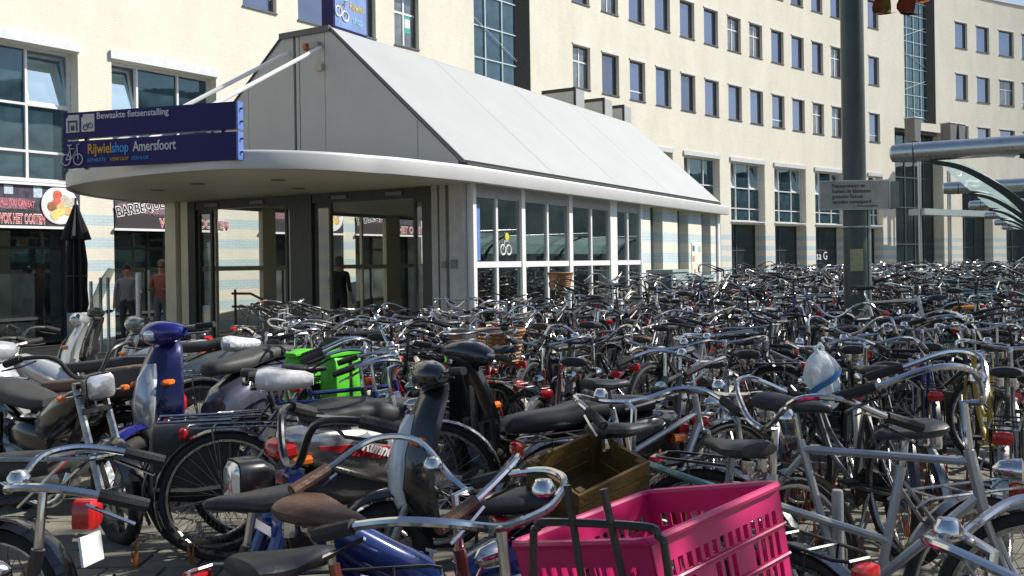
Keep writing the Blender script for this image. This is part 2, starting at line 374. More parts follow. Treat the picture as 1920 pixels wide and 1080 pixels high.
def upper_window(a, b, h0, h1, style):
    M, w = facade_matrix(a, b, h0, -.17); hh = h1 - h0; f = .055
    mb = MB(); hw = w / 2 - .004
    mb.bx(-hw, -hw + f, -.03, .05, .004, hh - .004); mb.bx(hw - f, hw, -.03, .05, .004, hh - .004)
    mb.bx(-hw + f, hw - f, -.03, .05, .004, f); mb.bx(-hw + f, hw - f, -.03, .05, hh - f, hh - .004)
    if style == 1: mb.bx(-.03, .03, -.025, .045, f, hh - f, 1); mb.bx(-hw + f, -.03, -.025, .045, hh * .62, hh * .62 + .06, 1); mb.bx(.03, hw - f, -.025, .045, hh * .62, hh * .62 + .06, 1)
    if style == 2: mb.bx(-hw + f, hw - f, -.025, .045, hh * .22, hh * .22 + .05, 1)
    o = put('window', mb.mesh('window', [M_frame_d, M_frame_w]), bld, M=M)
    g = G_blue if style in (0, 2) else G_var[1] if style == 1 else G_var[0]
    if style == 0 or style == 3: pane(o, -hw + f, hw - f, f, hh - f, g)
    elif style == 1:
        for (x0, x1) in ((-hw + f, -.03), (.03, hw - f)):
            pane(o, x0, x1, f, hh * .62, g); pane(o, x0, x1, hh * .62 + .06, hh - f, g)
    else: pane(o, -hw + f, hw - f, f, hh * .22, g); pane(o, -hw + f, hw - f, hh * .22 + .05, hh - f, G_blue)
    l = MB(); l.bx(-w / 2 - .03, w / 2 + .03, -.2, .1, hh + .003, hh + .07); l.obj('lintel', M_lintel, o)
    l = MB(); l.bx(-w / 2 - .01, w / 2 + .01, -.205, -.035, -.045, -.003); l.obj('sill', M_frame_d, o)
    return o
rs = random.Random(5)
for i, (a, b) in enumerate(UP):
    if b < -7: continue
    for j, (h0, h1) in enumerate(ROWS):
        if j == 2 and a < 12.9: continue
        if j == 1 and a < 2: continue
        st = rs.choice([0, 0, 0, 0, 2, 3])
        if (i, j) in ((6, 0), (7, 1), (12, 1), (13, 1), (17, 0), (17, 1), (16, 0), (22, 1), (5, 0)): st = 1
        w_ = upper_window(a, b, h0, h1, st)
        if (i, j) == (5, 0):
            n = MB(); n.bx(.06, .30, -.012, -.004, .45, 1.05); n.bx(.07, .29, -.016, -.012, .62, .88, 1); n.obj('notice', [mat('notice_green', (.03, .33, .28), .5), M_white], w_)
def big_window(a, b, h0=3.44, h1=6.23, opens=(), seen=True):
    M, w = facade_matrix(a, b, h0, -.34); hh = h1 - h0; hw = w / 2 - .005; f = .05
    xs = [-hw, -hw + 2 * hw * .29, -hw + 2 * hw * .68, hw]; zs = [0.02, hh * .22, hh * .57, hh - .02]
    mb = MB()
    for x in xs:
        c = min(max(x, -hw + f / 2), hw - f / 2); mb.bx(c - f / 2, c + f / 2, -.05, .05, 0.004, hh - .004)
    for z in zs:
        c = min(max(z, f / 2 + .004), hh - f / 2 - .004)
        for k in range(3): mb.bx(max(xs[k], -hw + f / 2) + f / 2, min(xs[k + 1], hw - f / 2) - f / 2, -.055, .045, c - f / 2, c + f / 2)
    o = put('window', mb.mesh('window', [M_frame_w]), bld, M=M)
    for k in range(3):
        for r in range(3):
            x0, x1, z0, z1 = xs[k] + f / 2, xs[k + 1] - f / 2, zs[r] + f / 2, zs[r + 1] - f / 2
            if r == 2 and k in opens:
                sm = MB(); wx, wz, t = x1 - x0, z1 - z0, .045
                sm.bx(-wx / 2, -wx / 2 + t, -.03, .03, 0, wz); sm.bx(wx / 2 - t, wx / 2, -.03, .03, 0, wz); sm.bx(-wx / 2 + t, wx / 2 - t, -.03, .03, 0, t); sm.bx(-wx / 2 + t, wx / 2 - t, -.03, .03, wz - t, wz)
                sm.bx(-wx / 2 + t, wx / 2 - t, -.006, .006, t, wz - t, 1)
                # tilted inward at the top
                put('sash', sm.mesh('sash', [M_frame_w, G_sash]), o, M=Matrix.Translation(((x0 + x1) / 2, 0, z0)) @ Matrix.Rotation(R(-13), 4, 'X'))
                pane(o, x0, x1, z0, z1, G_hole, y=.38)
            else: pane(o, x0, x1, z0, z1, G_teal, y=.004)
    l = MB(); l.bx(-w / 2 - .04, w / 2 + .04, -.40, .1, hh + .004, hh + .19); l.obj('lintel', M_lintel, o)
    l = MB(); l.bx(-w / 2 + .004, w / 2 - .004, -.40, -.06, -.06, -.004); l.obj('sill', M_frame_w, o)
    return o
G_sash = glass_solid('tilted_sash_glass', (.10, .14, .16), (.62, .86, 1.0), .62)
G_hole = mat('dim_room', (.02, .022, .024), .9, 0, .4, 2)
opmap = {1: (2,), 2: (0,), 9: (0, 2), 10: (0, 2), 8: (0,), 11: (0, 2), 12: (2,)}
for i, (a, b) in enumerate(BIG):
    if b < -10.9: continue
    big_window(a, b, opens=opmap.get(i, ()))
def shop_front(a, b, h1=3.3, off=-.62, wide=False):
    M, w = facade_matrix(a, b, 0, off); hw = w / 2 - .006; f = .06
    mb = MB()
    xs = [-hw, -hw * .12 if not wide else -hw * .33, hw] if not wide else [-hw, -hw * .33, hw * .33, hw]
    for x in xs:
        c = min(max(x, -hw + f / 2), hw - f / 2); mb.bx(c - f / 2, c + f / 2, -.04, .04, 0.003, h1 - .003)
    zs = [0.1, .55, 2.05, h1 - .04]
    if h1 > 4: zs = [.1, 2.2, 4.2, h1 - .04]
    for z in zs:
        for k in range(len(xs) - 1): mb.bx(max(xs[k], -hw + f / 2) + f / 2, min(xs[k + 1], hw - f / 2) - f / 2, -.035, .035, z - f / 2, z + f / 2)
    o = put('shop_front', mb.mesh('shop_front', [M_dgrey]), bld, M=M)
    for k in range(len(xs) - 1):
        for r in range(len(zs) - 1): pane(o, xs[k] + f / 2, xs[k + 1] - f / 2, zs[r] + f / 2, zs[r + 1] - f / 2, G_lightened if -6.6 < a < -2.7 else G_dark)
    return o
SHOPS = [shop_front(a, b) for a, b in BIG if b > -10.9]
shop_front(28.21, 30.98, 6.2, -.62, True); shop_front(32.2, 36, 6.2, -.62, True)
# white raised letters on a shop front and small furniture behind the glass
def text_mesh(body, size, mt, extrude=.003, spacing=1.0, sx=1.0, shear=0.0, bold=0.0):
    c = bpy.data.curves.new('lettering', 'FONT'); c.body = body; c.size = size; c.extrude = extrude; c.space_character = spacing; c.shear = shear; c.offset = bold; c.resolution_u = 3
    t = bpy.data.objects.new('lettering', c)
    me = bpy.data.meshes.new_from_object(t); bpy.data.objects.remove(t); bpy.data.curves.remove(c)
    if sx != 1.0:
        for v in me.vertices: v.co.x *= sx
    me.materials.clear(); me.materials.append(mt); me.name = 'lettering'; return me
def lettering(parent, body, size, mt, x, z, y=-.01, rotz=0, **k):
    # lies in the local xz-plane, readable from -y
    M = Matrix.Translation((x, y, z)) @ Matrix.Rotation(rotz, 4, 'Y') @ Matrix.Rotation(R(90), 4, 'X')
    return put('lettering', text_mesh(body, size, mt, **k), parent, M=M)
for i, s in enumerate(SHOPS):
    if i == 10: lettering(s, 'nsa G', .62, mat('letter_white', (.75, .75, .74), .5), -.9, 1.55, -.07)
# glazed stair towers
def stair_strip(a, b, h0, h1, cols, rowh, side):
    M, w = facade_matrix(a, b, h0, -.38); hw = w / 2 - .01; hh = h1 - h0; f = .05
    mb = MB(); n = int(hh / rowh); xs = [-hw + 2 * hw * i / cols for i in range(cols + 1)]
    for x in xs: mb.bx(x - f / 2, x + f / 2, -.05, .04, 0, hh)
    for r in range(n + 1):
        for k in range(cols): mb.bx(xs[k] + f / 2, xs[k + 1] - f / 2, -.045, .035, r * rowh, r * rowh + .045)
    o = put('stair_window', mb.mesh('stair_window', [mat('teal_frame', (.42, .52, .54), .4, .4)]), bld, M=M)
    for r in range(n):
        for k in range(cols): pane(o, xs[k] + f / 2, xs[k + 1] - f / 2, r * rowh + .045, (r + 1) * rowh, G_teal)
    # stair flights seen through the glass as slanting strings on its outside face
    st = MB()
    for r in range(0, n - 1, 2):
        sg = 1 if (r // 2) % 2 else -1
        st.tube([(-hw * .9 * sg, -.08, r * rowh + .2), (hw * .9 * sg, -.08, (r + 1.3) * rowh)], .014, 5)
    st.obj('stair_string', mat('string_grey', (.3, .36, .37), .6), o)
    return o
stair_strip(-1.1, .60, 4.2, 17.3, 3, 1.08, 1)
stair_strip(23.32, 25.75, 9.7, 17.3, 4, .8, 1)
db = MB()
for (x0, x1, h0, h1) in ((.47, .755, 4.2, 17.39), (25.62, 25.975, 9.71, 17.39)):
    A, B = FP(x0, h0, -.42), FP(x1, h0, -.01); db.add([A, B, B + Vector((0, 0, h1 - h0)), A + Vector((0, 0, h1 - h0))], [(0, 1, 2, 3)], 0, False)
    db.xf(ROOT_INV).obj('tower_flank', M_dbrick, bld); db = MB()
# entrance porch: glass wall, beam
M, w = facade_matrix(22.4, 26.5, 0, -.7); mb = MB(); hw = w / 2
po = thing('tmp', '', '', (0, 0, 0)); bpy.data.objects.remove(po)
xs = [-hw + 2 * hw * i / 5 for i in range(6)]; zs = [.05, 2.4, 4.6, 6.4, 7.4, 8.3, 9.15]
for x in xs: mb.bx(x - .035, x + .035, -.05, .05, 0, 9.2)
for z in zs:
    for k in range(5): mb.bx(xs[k] + .035, xs[k + 1] - .035, -.045, .045, z - .035, z + .035)
po = put('entrance_glazing', mb.mesh('entrance_glazing', [M_frame_d]), bld, M=M)
for k in range(5):
    for r in range(6): pane(po, xs[k] + .035, xs[k + 1] - .035, zs[r] + .035, zs[r + 1] - .035, G_dark if r < 4 else G_teal)
pb = MB(); pb.bx(-hw + .3, hw - .3, -.5, -.06, 9.0, 9.18); pb.obj('porch_beam', M_dgrey, po)
pb = MB(); pb.bx(-hw - .2, hw + 1.8, -2.6, -1.6, 4.0, 4.35); pb.obj('glass_canopy', mat('pale_canopy', (.42, .48, .47), .3, .2), po)
# two masts with wedge-shaped lamps
M_mast = mat('mast_steel', (.5, .51, .52), .35, .9, .15)
for px, lab in ((22.15, 'left'), (24.75, 'right')):
    o = FP(px, 0, 1.6); t = thing('lamp_mast', 'tall steel lamp mast with wedge lamps %s of the glass entrance' % lab, 'lamp mast', o, math.atan2(FT(px).y, FT(px).x), 'lamp masts at the building entrance')
    a = MB(); a.tube([(0, 0, 0), (0, 0, 9.4)], .09, 10); a.tube([(.32, .1, 0), (.32, .1, 9.0)], .05, 8); a.obj('pole', M_mast, t)
    for sx in ((-.55,) if lab == 'left' else (.1, 1.05)):
        b_ = MB(); b_.prism([(sx - .38, -.3, 9.4), (sx + .38, -.3, 9.4), (sx + .2, -.3, 8.1), (sx - .33, -.3, 8.1)], (0, .6, 0)); b_.obj('lamp', [mat('lamp_grey', (.16, .16, .155), .4, .4)], t)
        b_ = MB(); b_.bx(sx - .41, sx + .41, -.34, .34, 9.403, 9.45); b_.obj('lamp_cap', M_white, t)

# restaurant boards over the left shop fronts
def sign_board(a, b, label, which):
    M, w = facade_matrix(a, b, 2.48, .02); M = Matrix.Translation(FP(-14)) @ M
    t = put('restaurant_sign', None, None, label=label, cat='sign', group='restaurant signs'); t.matrix_world = M
    hw = w / 2 - .02; hh = .84
    bd = MB(); bd.bx(-hw, hw, 0, .10, 0, hh); bd.obj('board', mat('sign_photo_dark_%d' % which, (.055, .05, .075), .45, 0, .9, 5), t)
    fr = MB(); fr.bx(-hw - .03, hw + .03, -.05, .1, hh, hh + .05); fr.bx(-hw - .03, hw + .03, -.05, .1, -.05, 0); fr.obj('frame', M_white, t)
    pink = mat('sign_pink', (.66, .20, .24), .5, 0, .3, 12); red = mat('sign_red', (.62, .05, .07), .5, 0, .2, 10); wh = M_white
    lt = MB()
    for k in range(5):
        x = -hw + (k + .5) * 2 * hw / 5; lt = MB(); lt.bx(x - .10, x + .08, -.004, 0, hh - .2 - .05 * (k % 2), hh - .02); lt.obj('pale_backdrop', mat('sign_pale_blue', (.45, .56, .62), .5, 0, .5, 14), t)  # pale blue patches of the printed backdrop
    #lt.obj('pale_backdrop', mat('sign_pale_blue', (.45, .56, .62), .5, 0, .5, 14), t)
    bn = MB(); bn.bx(-hw + .02, hw * .92, -.006, 0, .015, .30); bn.obj('name_band', mat('sign_band', (.03, .025, .03), .5), t)
    x0_, sx_ = (-hw * .16, .40) if which % 2 == 0 else (-.25, .80)
    lettering(t, 'WOK HET OOSTEN', .27, wh, x0_, .055, -.008, sx=sx_, bold=.014)
    lettering(t, 'WOK HET OOSTEN', .27, red, x0_, .055, -.012, sx=sx_)
    if which % 2:
        lettering(t, 'BARBEQUE', .30, wh, -hw * .97, .26, -.014, rotz=-.20, bold=.022, sx=.82)
        lettering(t, 'BARBEQUE', .30, M_black, -hw * .97, .26, -.020, rotz=-.20, bold=.0, sx=.82)
    else: lettering(t, 'ALL YOU CAN EAT', .19, pink, -hw * .12, .42, -.008, rotz=.06, sx=.42, bold=.006)
    pb_ = MB(); pb_.bx(-hw * .95, hw * .25, -.005, -.001, .34, .56); pb_.obj('picture_patch', mat('sign_patch', (.24, .12, .15), .5, 0, .8, 22), t)
    if which % 2: return t
    pl = MB(); pl.lathe((hw * .70, -.02, .45), [(.001, -.01), (.36, -.012), (.40, -.004), (.40, .01)], 28, 0, 'y'); po_ = pl.obj('plate', M_white, t)
    fcol = [mat('food_%d' % k, c, .5, 0, .4, 20) for k, c in enumerate([(.7, .45, .2), (.62, .12, .08), (.75, .62, .2), (.55, .5, .42), (.3, .12, .05)])]
    for k in range(9):
        q = k * 2.399; r = .09 * math.sqrt(k); f_ = MB(); f_.lathe((hw * .70 + r * math.cos(q), -.034, .45 + r * math.sin(q)), [(.001, -.006), (.10, -.004), (.11, .01)], 10, 0, 'y'); f_.obj('food', fcol[k % 5], po_)
    return t
sign_board(-10.98, -9.25, 'restaurant sign with food plate left of the folded black parasol', 0)
sign_board(-8.8, -7.19, 'restaurant barbecue sign right of the striped pier beside the kiosk', 1)
sign_board(-6.45, -4.72, 'restaurant sign seen through the left kiosk doors', 2)
sign_board(-4.45, -2.78, 'restaurant sign seen through the right kiosk doors', 3)

# ------------------------------------------------------------------ across the square, right of the view: what the window panes mirror
ob = thing('opposite_building', 'tall pale office block across the square to the right', 'building', (54, 2, 0))
b = MB(); b.bx(0, 14, -30, 24, 0, 17); b.obj('wall', mat('opposite_wall', (.42, .44, .43), .8, 0, .1, .5), ob)
for r in range(4):
    for k in range(13):
        y0 = -28 + k * 4.0
        if k < 4: continue
        b = MB(); b.bx(-.06, -.005, y0, y0 + 1.9, 2.2 + r * 3.7, 4.6 + r * 3.7); b.obj('window', G_dark, ob)
lb = thing('reflection_block', 'unseen low block added across the square for the kiosk windows to mirror', 'building', (62, 62, 0))  # stand-in for unseen surroundings, added and toned for the kiosk glass to mirror
b = MB(); b.bx(0, 10, -33, 40, 0, 10); b.obj('wall', mat('reflection_wall', (.52, .57, .52), .9, 0, .5, .3), lb)
b = MB(); b.bx(-.4, 10.4, -33.4, 40.4, 10.005, 10.5); b.obj('roof', M_dgrey, lb)
# ------------------------------------------------------------------ kiosk (bicycle store) ; local x to the right along its front, y along its length
KZ = KA
kio = thing('kiosk', 'white kiosk with pitched grey roof, round canopy and glass sides', 'kiosk', (-.649, 14.62, 0), KZ)
M_kwhite = mat('kiosk_white', (.78, .78, .77), .32, .1, .05, 2)
M_kgrey = mat('gable_panel', (.44, .435, .41), .5, .1, .05, 1.5)
M_kroof = mat('roof_sheet', (.315, .335, .335), .55, .0, .05, .8)
M_kcream = mat('cream_post', (.66, .61, .47), .5, 0, .08, 3)
M_soffit = mat('soffit', (.66, .63, .50), .6, 0, .06, 1.2)
M_fascia = mat('fascia_metal', (.54, .54, .53), .4, .3, .05, 2)
M_kdark = mat('dark_door_frame', (.055, .055, .05), .45, .2, .15)
M_joint = mat('dark_joint', (.05, .05, .05), .7)
G_kiosk = glass_thin('kiosk_glass', (.60, .68, .64), 1.5, .15)
G_clear = glass_thin('door_glass', (.94, .96, .95), 1.45, .02)
# floor
f = MB(); f.bx(-7.3, -.25, .5, 13.6, .004, .03); f.obj('floor', mat('kiosk_floor', (.22, .215, .2), .6, 0, .1, 3), kio)
# canopy slab: outline from the measured curve
edge = [(0.0, 13.75), (0.0, 0.0), (-.21, -1.4), (-.37, -1.93), (-.53, -2.44), (-.83, -2.95), (-1.22, -3.34), (-1.75, -3.58), (-2.67, -3.67), (-3.93, -3.56), (-5.3, -3.18), (-6.15, -2.6), (-6.85, -1.75), (-7.35, -.7), (-7.6, .5), (-7.6, 13.75)]
sm = [Vector((0, 13.75, 0))] + cr([(x, y, 0) for x, y in edge[1:-1]], 5) + [Vector((-7.6, 13.75, 0))]
sf = MB(); nS = len(sm)
sf.add([(p.x, p.y, 2.875) for p in sm], [tuple(range(nS))], 0, False); sf.obj('soffit', M_soffit, kio)
tp = MB(); tp.add([(p.x, p.y, 3.09) for p in sm], [tuple(range(nS))], 0, False); tp.obj('canopy_top', M_kgrey, kio)
fa = MB(); prof = [(0, 2.855), (.018, 2.862), (.022, 2.88), (.022, 3.07), (.018, 3.09), (0, 3.11), (-.06, 3.12), (-.06, 2.855)]
rings = []
for i, p in enumerate(sm):
    a, b = sm[max(0, i - 1)], sm[min(nS - 1, i + 1)]; t = (b - a).normalized(); n = Vector((-t.y, t.x, 0))
    if n.dot(Vector((p.x + 3.5, p.y - 3, 0))) < 0: n = -n
    rings.append([p + n * o + Vector((0, 0, z)) for o, z in prof])
fa.loft(rings, 0, True); fa.obj('fascia', M_fascia, kio)
for k, (x, y) in enumerate([(-2.2, -1.9), (-3.6, -2.2), (-5.0, -1.8), (-3.0, -.6)]):
    d = MB(); d.lathe((x, y, 2.86), [(.11, 0), (.11, .012), (.001, .012)], 14); d.obj('downlight', M_mgrey, kio)
# pitched roof
EH, RH, XR0, XR1, XL = 3.17, 5.62, -2.79, -3.86, -6.72
def slope_panels(x0, z0, x1, z1, nm, ycuts, flip):
    for a, b in zip(ycuts, ycuts[1:]):
        p = MB(); n = Vector((-(z1 - z0), 0, (x1 - x0))).normalized()
        if n.z < 0: n = -n
        g = .006
        p.prism([(x0, a + g, z0), (x1, a + g, z1), (x1, b - g, z1), (x0, b - g, z0)], n * .05); p.obj(nm, M_kroof, kio)
slope_panels(-.12, 3.17, XR0, RH, 'roof_panel', [0, 3.1, 6.1, 9.2, 13.3], 1)
slope_panels(XL, 3.17, XR1, RH, 'roof_panel', [0, 4.4, 8.8, 13.3], -1)
p = MB(); p.bx(XR1, XR0, 0.0, 13.3, RH - .02, RH + .055); p.obj('ridge_cap', M_kroof, kio)
p = MB(); p.bx(XR1 - .05, XR0 + .02, -.05, .02, RH - .03, RH + .07); p.obj('gable_coping', mat('coping_dark', (.10, .10, .10), .5), kio)
def gable_panel(poly, y):
    p = MB(); p.prism([(x, y, z) for x, z in poly], (0, .06, 0)); p.obj('gable_panel', M_kgrey, kio)
def roofz(x): return min(RH, EH + (RH - EH) * ((-.15 - x) / 2.64), EH + (RH - EH) * ((x - XL) / (XR1 - XL))) - .012
def gpan(x0, x1, y):
    xs = sorted({x0, x1} | {x for x in (XR0, XR1) if min(x0, x1) < x < max(x0, x1)})
    poly = [(min(x0, x1), 3.10)] + [(x, max(3.105, roofz(x))) for x in xs] + [(max(x0, x1), 3.10)]
    gable_panel(poly, y)
for x0, x1 in ((-6.68, -4.72), (-4.71, -3.62), (-3.56, -3.49), (-3.47, -2.91), (-2.90, -.98), (-.97, -.2)): gpan(x0, x1, .0)
b = MB(); b.prism([(x, .055, z) for x, z in [(-6.7, 3.1), (XR1, RH - .03), (XR0, RH - .03), (-.17, 3.1)]], (0, .03, 0)); b.obj('gable_backing', M_joint, kio)
gpan(-6.68, -.2, 13.22)
# gable trim along both slopes
for (x0, z0, x1, z1) in ((-.11, 3.16, XR0 + .01, RH + .03), (XL, 3.16, XR1 - .01, RH + .03)):
    t = MB(); t.tube([(x0, -.012, z0), (x1, -.012, z1)], .022, 4); t.obj('verge_trim', M_joint, kio)
# small fittings on the gable
t = MB(); t.lathe((-3.3, -.03, 5.38), [(.07, .03), (.07, 0), (.05, -.05), (.001, -.06)], 14, 0, 'y'); t.obj('alarm_lamp', mat('alarm_orange', (.45, .09, .03), .3), kio)
t = MB(); t.bx(-3.18, -2.98, -.09, 0, 5.33, 5.43); t.obj('bracket_box', mat('box_grey', (.3, .29, .26), .5), kio)
t = MB(); t.bx(-3.06, -2.92, -.08, 0, 4.93, 5.05); t.obj('lamp_box', mat('box_beige', (.42, .38, .3), .5), kio)
# tie rods carrying the canopy
M_rod = mat('rod_white', (.82, .82, .82), .3, .2, .03)
for a, b in (((-2.95, -.04, 5.33), (-3.55, -3.2, 3.42)), ((-3.70, -.04, 5.33), (-5.05, -3.0, 3.35)), ((-5.3, -1.2, 3.5), (-3.4, -.1, 3.16))):
    t = MB(); t.tube([a, b], .036, 8); t.obj('tie_rod', M_rod, kio)
# vents on the ridge
M_ventp = mat('vent_panel', (.66, .62, .52), .6, 0, .08)
for y in (9.75, 11.6, 13.0):
    v = MB(); v.bx(XR1 + .04, XR0 - .02, y, y + .5, RH + .056, RH + .52, 0); o = v.obj('roof_vent', M_kroof, kio)
    v = MB(); v.bx(XR1 + .10, XR0 - .09, y - .012, y - .002, RH + .09, RH + .46); v.obj('vent_face', M_ventp, o)
    v = MB(); v.bx(XR1 + .04, XR0 - .02, y - .03, y - .003, RH + .463, RH + .55); v.bx(XR0 - .085, XR0 - .02, y - .03, y - .003, RH + .056, RH + .46); v.obj('vent_rim', M_joint, o)
# gutter line under the roof edge
t = MB(); t.bx(-.16, -.06, .05, 13.3, 3.135, 3.165); t.obj('eaves_gap', M_joint, kio)
# side wall posts, rails, panes
def glazed_side(x, ys, mids, outer, mt, sgn, head=2.66):
    for y, w in ys:
        p = MB(); p.bx(x - .06, x + .06, y - w / 2, y + w / 2, .03, 2.872); p.obj('post', mt, kio)
    full = [y for y, w in ys]
    for (ya, wa), (yb, wb), mids_ in zip(ys, ys[1:], mids):
        a, b = ya + wa / 2, yb - wb / 2
        m_ = [m for m in mids_]
        rl = MB(); rl.bx(x - .045, x + .045, a, b, 1.50, 1.60); rl.obj('rail', mt, kio)
        hd = MB(); hd.bx(x - .05, x + .05, a, b, head, 2.872); hd.obj('head_panel', M_mgreyk, kio)
        sl = MB(); sl.bx(x - .045, x + .045, a, b, .03, .16); sl.obj('plinth', mt, kio)
        cuts = [a] + m_ + [b]
        for m in m_:
            mu = MB(); mu.bx(x - .04, x + .04, m - .03, m + .03, .163, 1.497); mu.bx(x - .04, x + .04, m - .03, m + .03, 1.603, head - .003); mu.obj('mullion', mt, kio)
        for c0, c1 in zip(cuts, cuts[1:]):
            for z0, z1 in ((.16, 1.5), (1.6, head)):
                p = MB(); p.bx(x - .006, x + .006, c0, c1, z0, z1); p.obj('pane', G_kiosk if sgn > 0 else G_clear, kio)
M_mgreyk = mat('head_grey', (.36, .365, .36), .5)
glazed_side(-.31, [(.55, .10), (2.19, .13), (4.11, .15), (6.2, .36), (7.80, .10)], [[1.29], [3.16], [5.1], [7.03]], 1, M_kwhite, 1)
glazed_side(-7.24, [(.62, .2), (3.0, .4), (4.8, .4), (7.55, .6), (10.2, .4), (11.6, .2)], [[1.5], [3.75], [6.3], [8.7], [10.9]], -1, M_kcream, -1, 2.80)
# striped brick part of the side with recessed doors
def brick_slab(x0, x1, y0, y1, nm='brick_pier', z1=2.872):
    me = bpy.data.meshes.new(nm); vs = [(x, y, z) for x in (x0, x1) for y in (y0, y1) for z in (.03, z1)]
    fs = [(0, 1, 3, 2), (4, 6, 7, 5), (0, 4, 5, 1), (2, 3, 7, 6), (1, 5, 7, 3)]
    me.from_pydata(vs, [], fs); ul = me.uv_layers.new(name='UVMap')
    for p in me.polygons:
        for li in p.loop_indices:
            c = me.vertices[me.loops[li].vertex_index].co; ul.data[li].uv = (c.x + c.y, c.z)
    me.materials.append(M_brick); put(nm, me, kio)
for a, b in ((7.86, 8.34), (9.15, 10.21), (11.03, 12.11), (12.9, 13.36)): brick_slab(-.55, -.25, a, b)
for a, b in ((8.34, 9.15), (10.21, 11.03), (12.11, 12.9)):
    d = MB(); d.bx(-.54, -.50, a, b, .03, 2.45); o = d.obj('side_door', mat('speckled_door', (.24, .25, .25), .6, 0, .35, 60), kio)
    d = MB(); d.bx(-.54, -.50, a, b, 2.453, 2.872); d.obj('door_head', M_dgrey, kio)
    d = MB(); d.bx(-.499, -.49, a + .16, a + .28, 1.85, 2.05); d.obj('door_notice', M_white, o)
d = MB(); d.bx(-.31, -.19, 13.4, 13.6, .03, 2.872); d.obj('post', M_kwhite, kio)
d = MB(); d.bx(-.249, -.235, 11.25, 12.05, .7, 2.05); o = d.obj('map_poster', mat('poster_pale', (.72, .72, .58), .5, 0, .12, 9), kio)
for k, (a, z, c) in enumerate([(11.3, 1.82, (.03, .10, .40)), (11.3, 1.55, (.55, .25, .25)), (11.8, 1.8, (.25, .5, .55)), (11.4, 1.2, (.6, .3, .2))]):
    q = MB(); q.bx(-.234, -.230, a, a + .16, z, z + .15); q.obj('poster_patch', mat('poster_patch_%d' % k, c, .5), o)
# end wall and back part
d = MB(); d.bx(-7.3, -.25, 13.55, 13.6, .03, 2.872); d.obj('end_wall', M_kcream, kio)
d = MB(); d.bx(-7.3, -7.2, 11.7, 13.5, .03, 2.872); d.obj('far_side_wall', M_kcream, kio)
d = MB(); d.bx(-3.6, -.58, 7.86, 7.96, .03, 2.872); d.obj('inner_wall', mat('inner_wall', (.34, .35, .33), .7), kio)
# front: corner posts, dark door portal, glass door leaves
def front_post(x0, x1, y0, y1, mt, nm='front_post'):
    p = MB(); p.bx(x0, x1, y0, y1, .03, 2.872); p.obj(nm, mt, kio)
front_post(-7.42, -7.12, .36, .66, M_kcream); front_post(-7.06, -6.86, .44, .60, M_kcream)
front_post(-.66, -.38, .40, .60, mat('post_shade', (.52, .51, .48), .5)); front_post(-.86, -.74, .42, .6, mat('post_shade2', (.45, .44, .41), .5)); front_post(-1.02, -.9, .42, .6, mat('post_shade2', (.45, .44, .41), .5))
p = MB(); p.bx(-6.84, -1.04, .46, .58, 2.70, 2.872); p.obj('door_header', M_kdark, kio)
for x0, x1 in ((-6.84, -6.66), (-4.16, -3.66), (-1.20, -1.04)): front_post(x0, x1, .44, .6, M_kdark, 'door_post')
for x in (-6.2, -5.0, -3.0, -1.8):
    p = MB(); p.bx(x - .17, x + .17, .42, .457, 2.75, 2.81); p.obj('door_sensor', M_mgrey, kio)
for x0, x1 in ((-6.64, -6.25), (-3.64, -3.25), (-4.35, -4.18), (-1.45, -1.22)):
    leaf = MB(); leaf.bx(x0, x0 + .05, .50, .56, .04, 2.69); leaf.bx(x1 - .05, x1, .50, .56, .04, 2.69); leaf.bx(x0 + .05, x1 - .05, .50, .56, .04, .14); leaf.bx(x0 + .05, x1 - .05, .50, .56, 2.62, 2.69)
    o = leaf.obj('door_leaf', M_kdark, kio); p = MB(); p.bx(x0 + .05, x1 - .05, .52, .532, .14, 2.62); p.obj('pane', G_clear, o)
p = MB(); p.bx(-.80, -.72, .38, .405, 1.50, 1.62); p.bx(-.62, -.50, .37, .395, 1.50, 1.64); p.obj('door_switch', M_mgrey, kio)
# printed marks on the glass
p = MB()
for (y, z) in ((1.52, 1.80), (1.72, 1.80)): p.torus((-.296, y, z), 'x', .085, .012, 16, 5)
p.tube([(-.296, 1.52, 1.8), (-.296, 1.58, 1.95), (-.296, 1.70, 1.95), (-.296, 1.72, 1.8)], .01, 4); p.obj('window_decal', M_white, kio)
p = MB(); p.lathe((-.30, 1.66, 2.03), [(.001, .012), (.07, .01), (.07, 0)], 10, 0, 'x'); p.obj('window_decal', mat('decal_yellow', (.55, .5, .05), .5), kio)
p = MB(); p.bx(-.303, -.297, .64, .78, 1.62, 2.55); p.obj('window_decal', mat('decal_blue', (.10, .20, .55), .5), kio)

# blue roof sign on the ridge
M_navy = mat('navy_sign', (.017, .012, .10), .5, 0, .1, 2, spec=.25)
M_navy2 = mat('navy_edge', (.10, .17, .46), .4)
M_signp = mat('pale_blue_sign', (.16, .25, .50), .4, 0, .25, 3)
M_yel = mat('letter_ochre', (.62, .32, .03), .5); M_cyan = mat('letter_blue', (.06, .30, .68), .5); M_lgrey = mat('letter_grey', (.55, .55, .58), .5)
rt = thing('roof_sign', 'blue illuminated box sign standing on the kiosk ridge', 'sign', K(-2.93, .12, RH + .07), KZ)
b = MB(); b.bx(-.13, .13, 0, .92, .0, 1.15); b.obj('box', M_navy, rt)
b = MB(); b.bx(.132, .142, .03, .89, .03, 1.12); fc = b.obj('face', M_signp, rt)
def side_text(parent, body, size, mt, y, z, x, **k):
    M = Matrix.Translation((x, y, z)) @ Matrix.Rotation(R(90), 4, 'Z') @ Matrix.Rotation(R(90), 4, 'X')
    return put('lettering', text_mesh(body, size, mt, **k), parent, M=M)
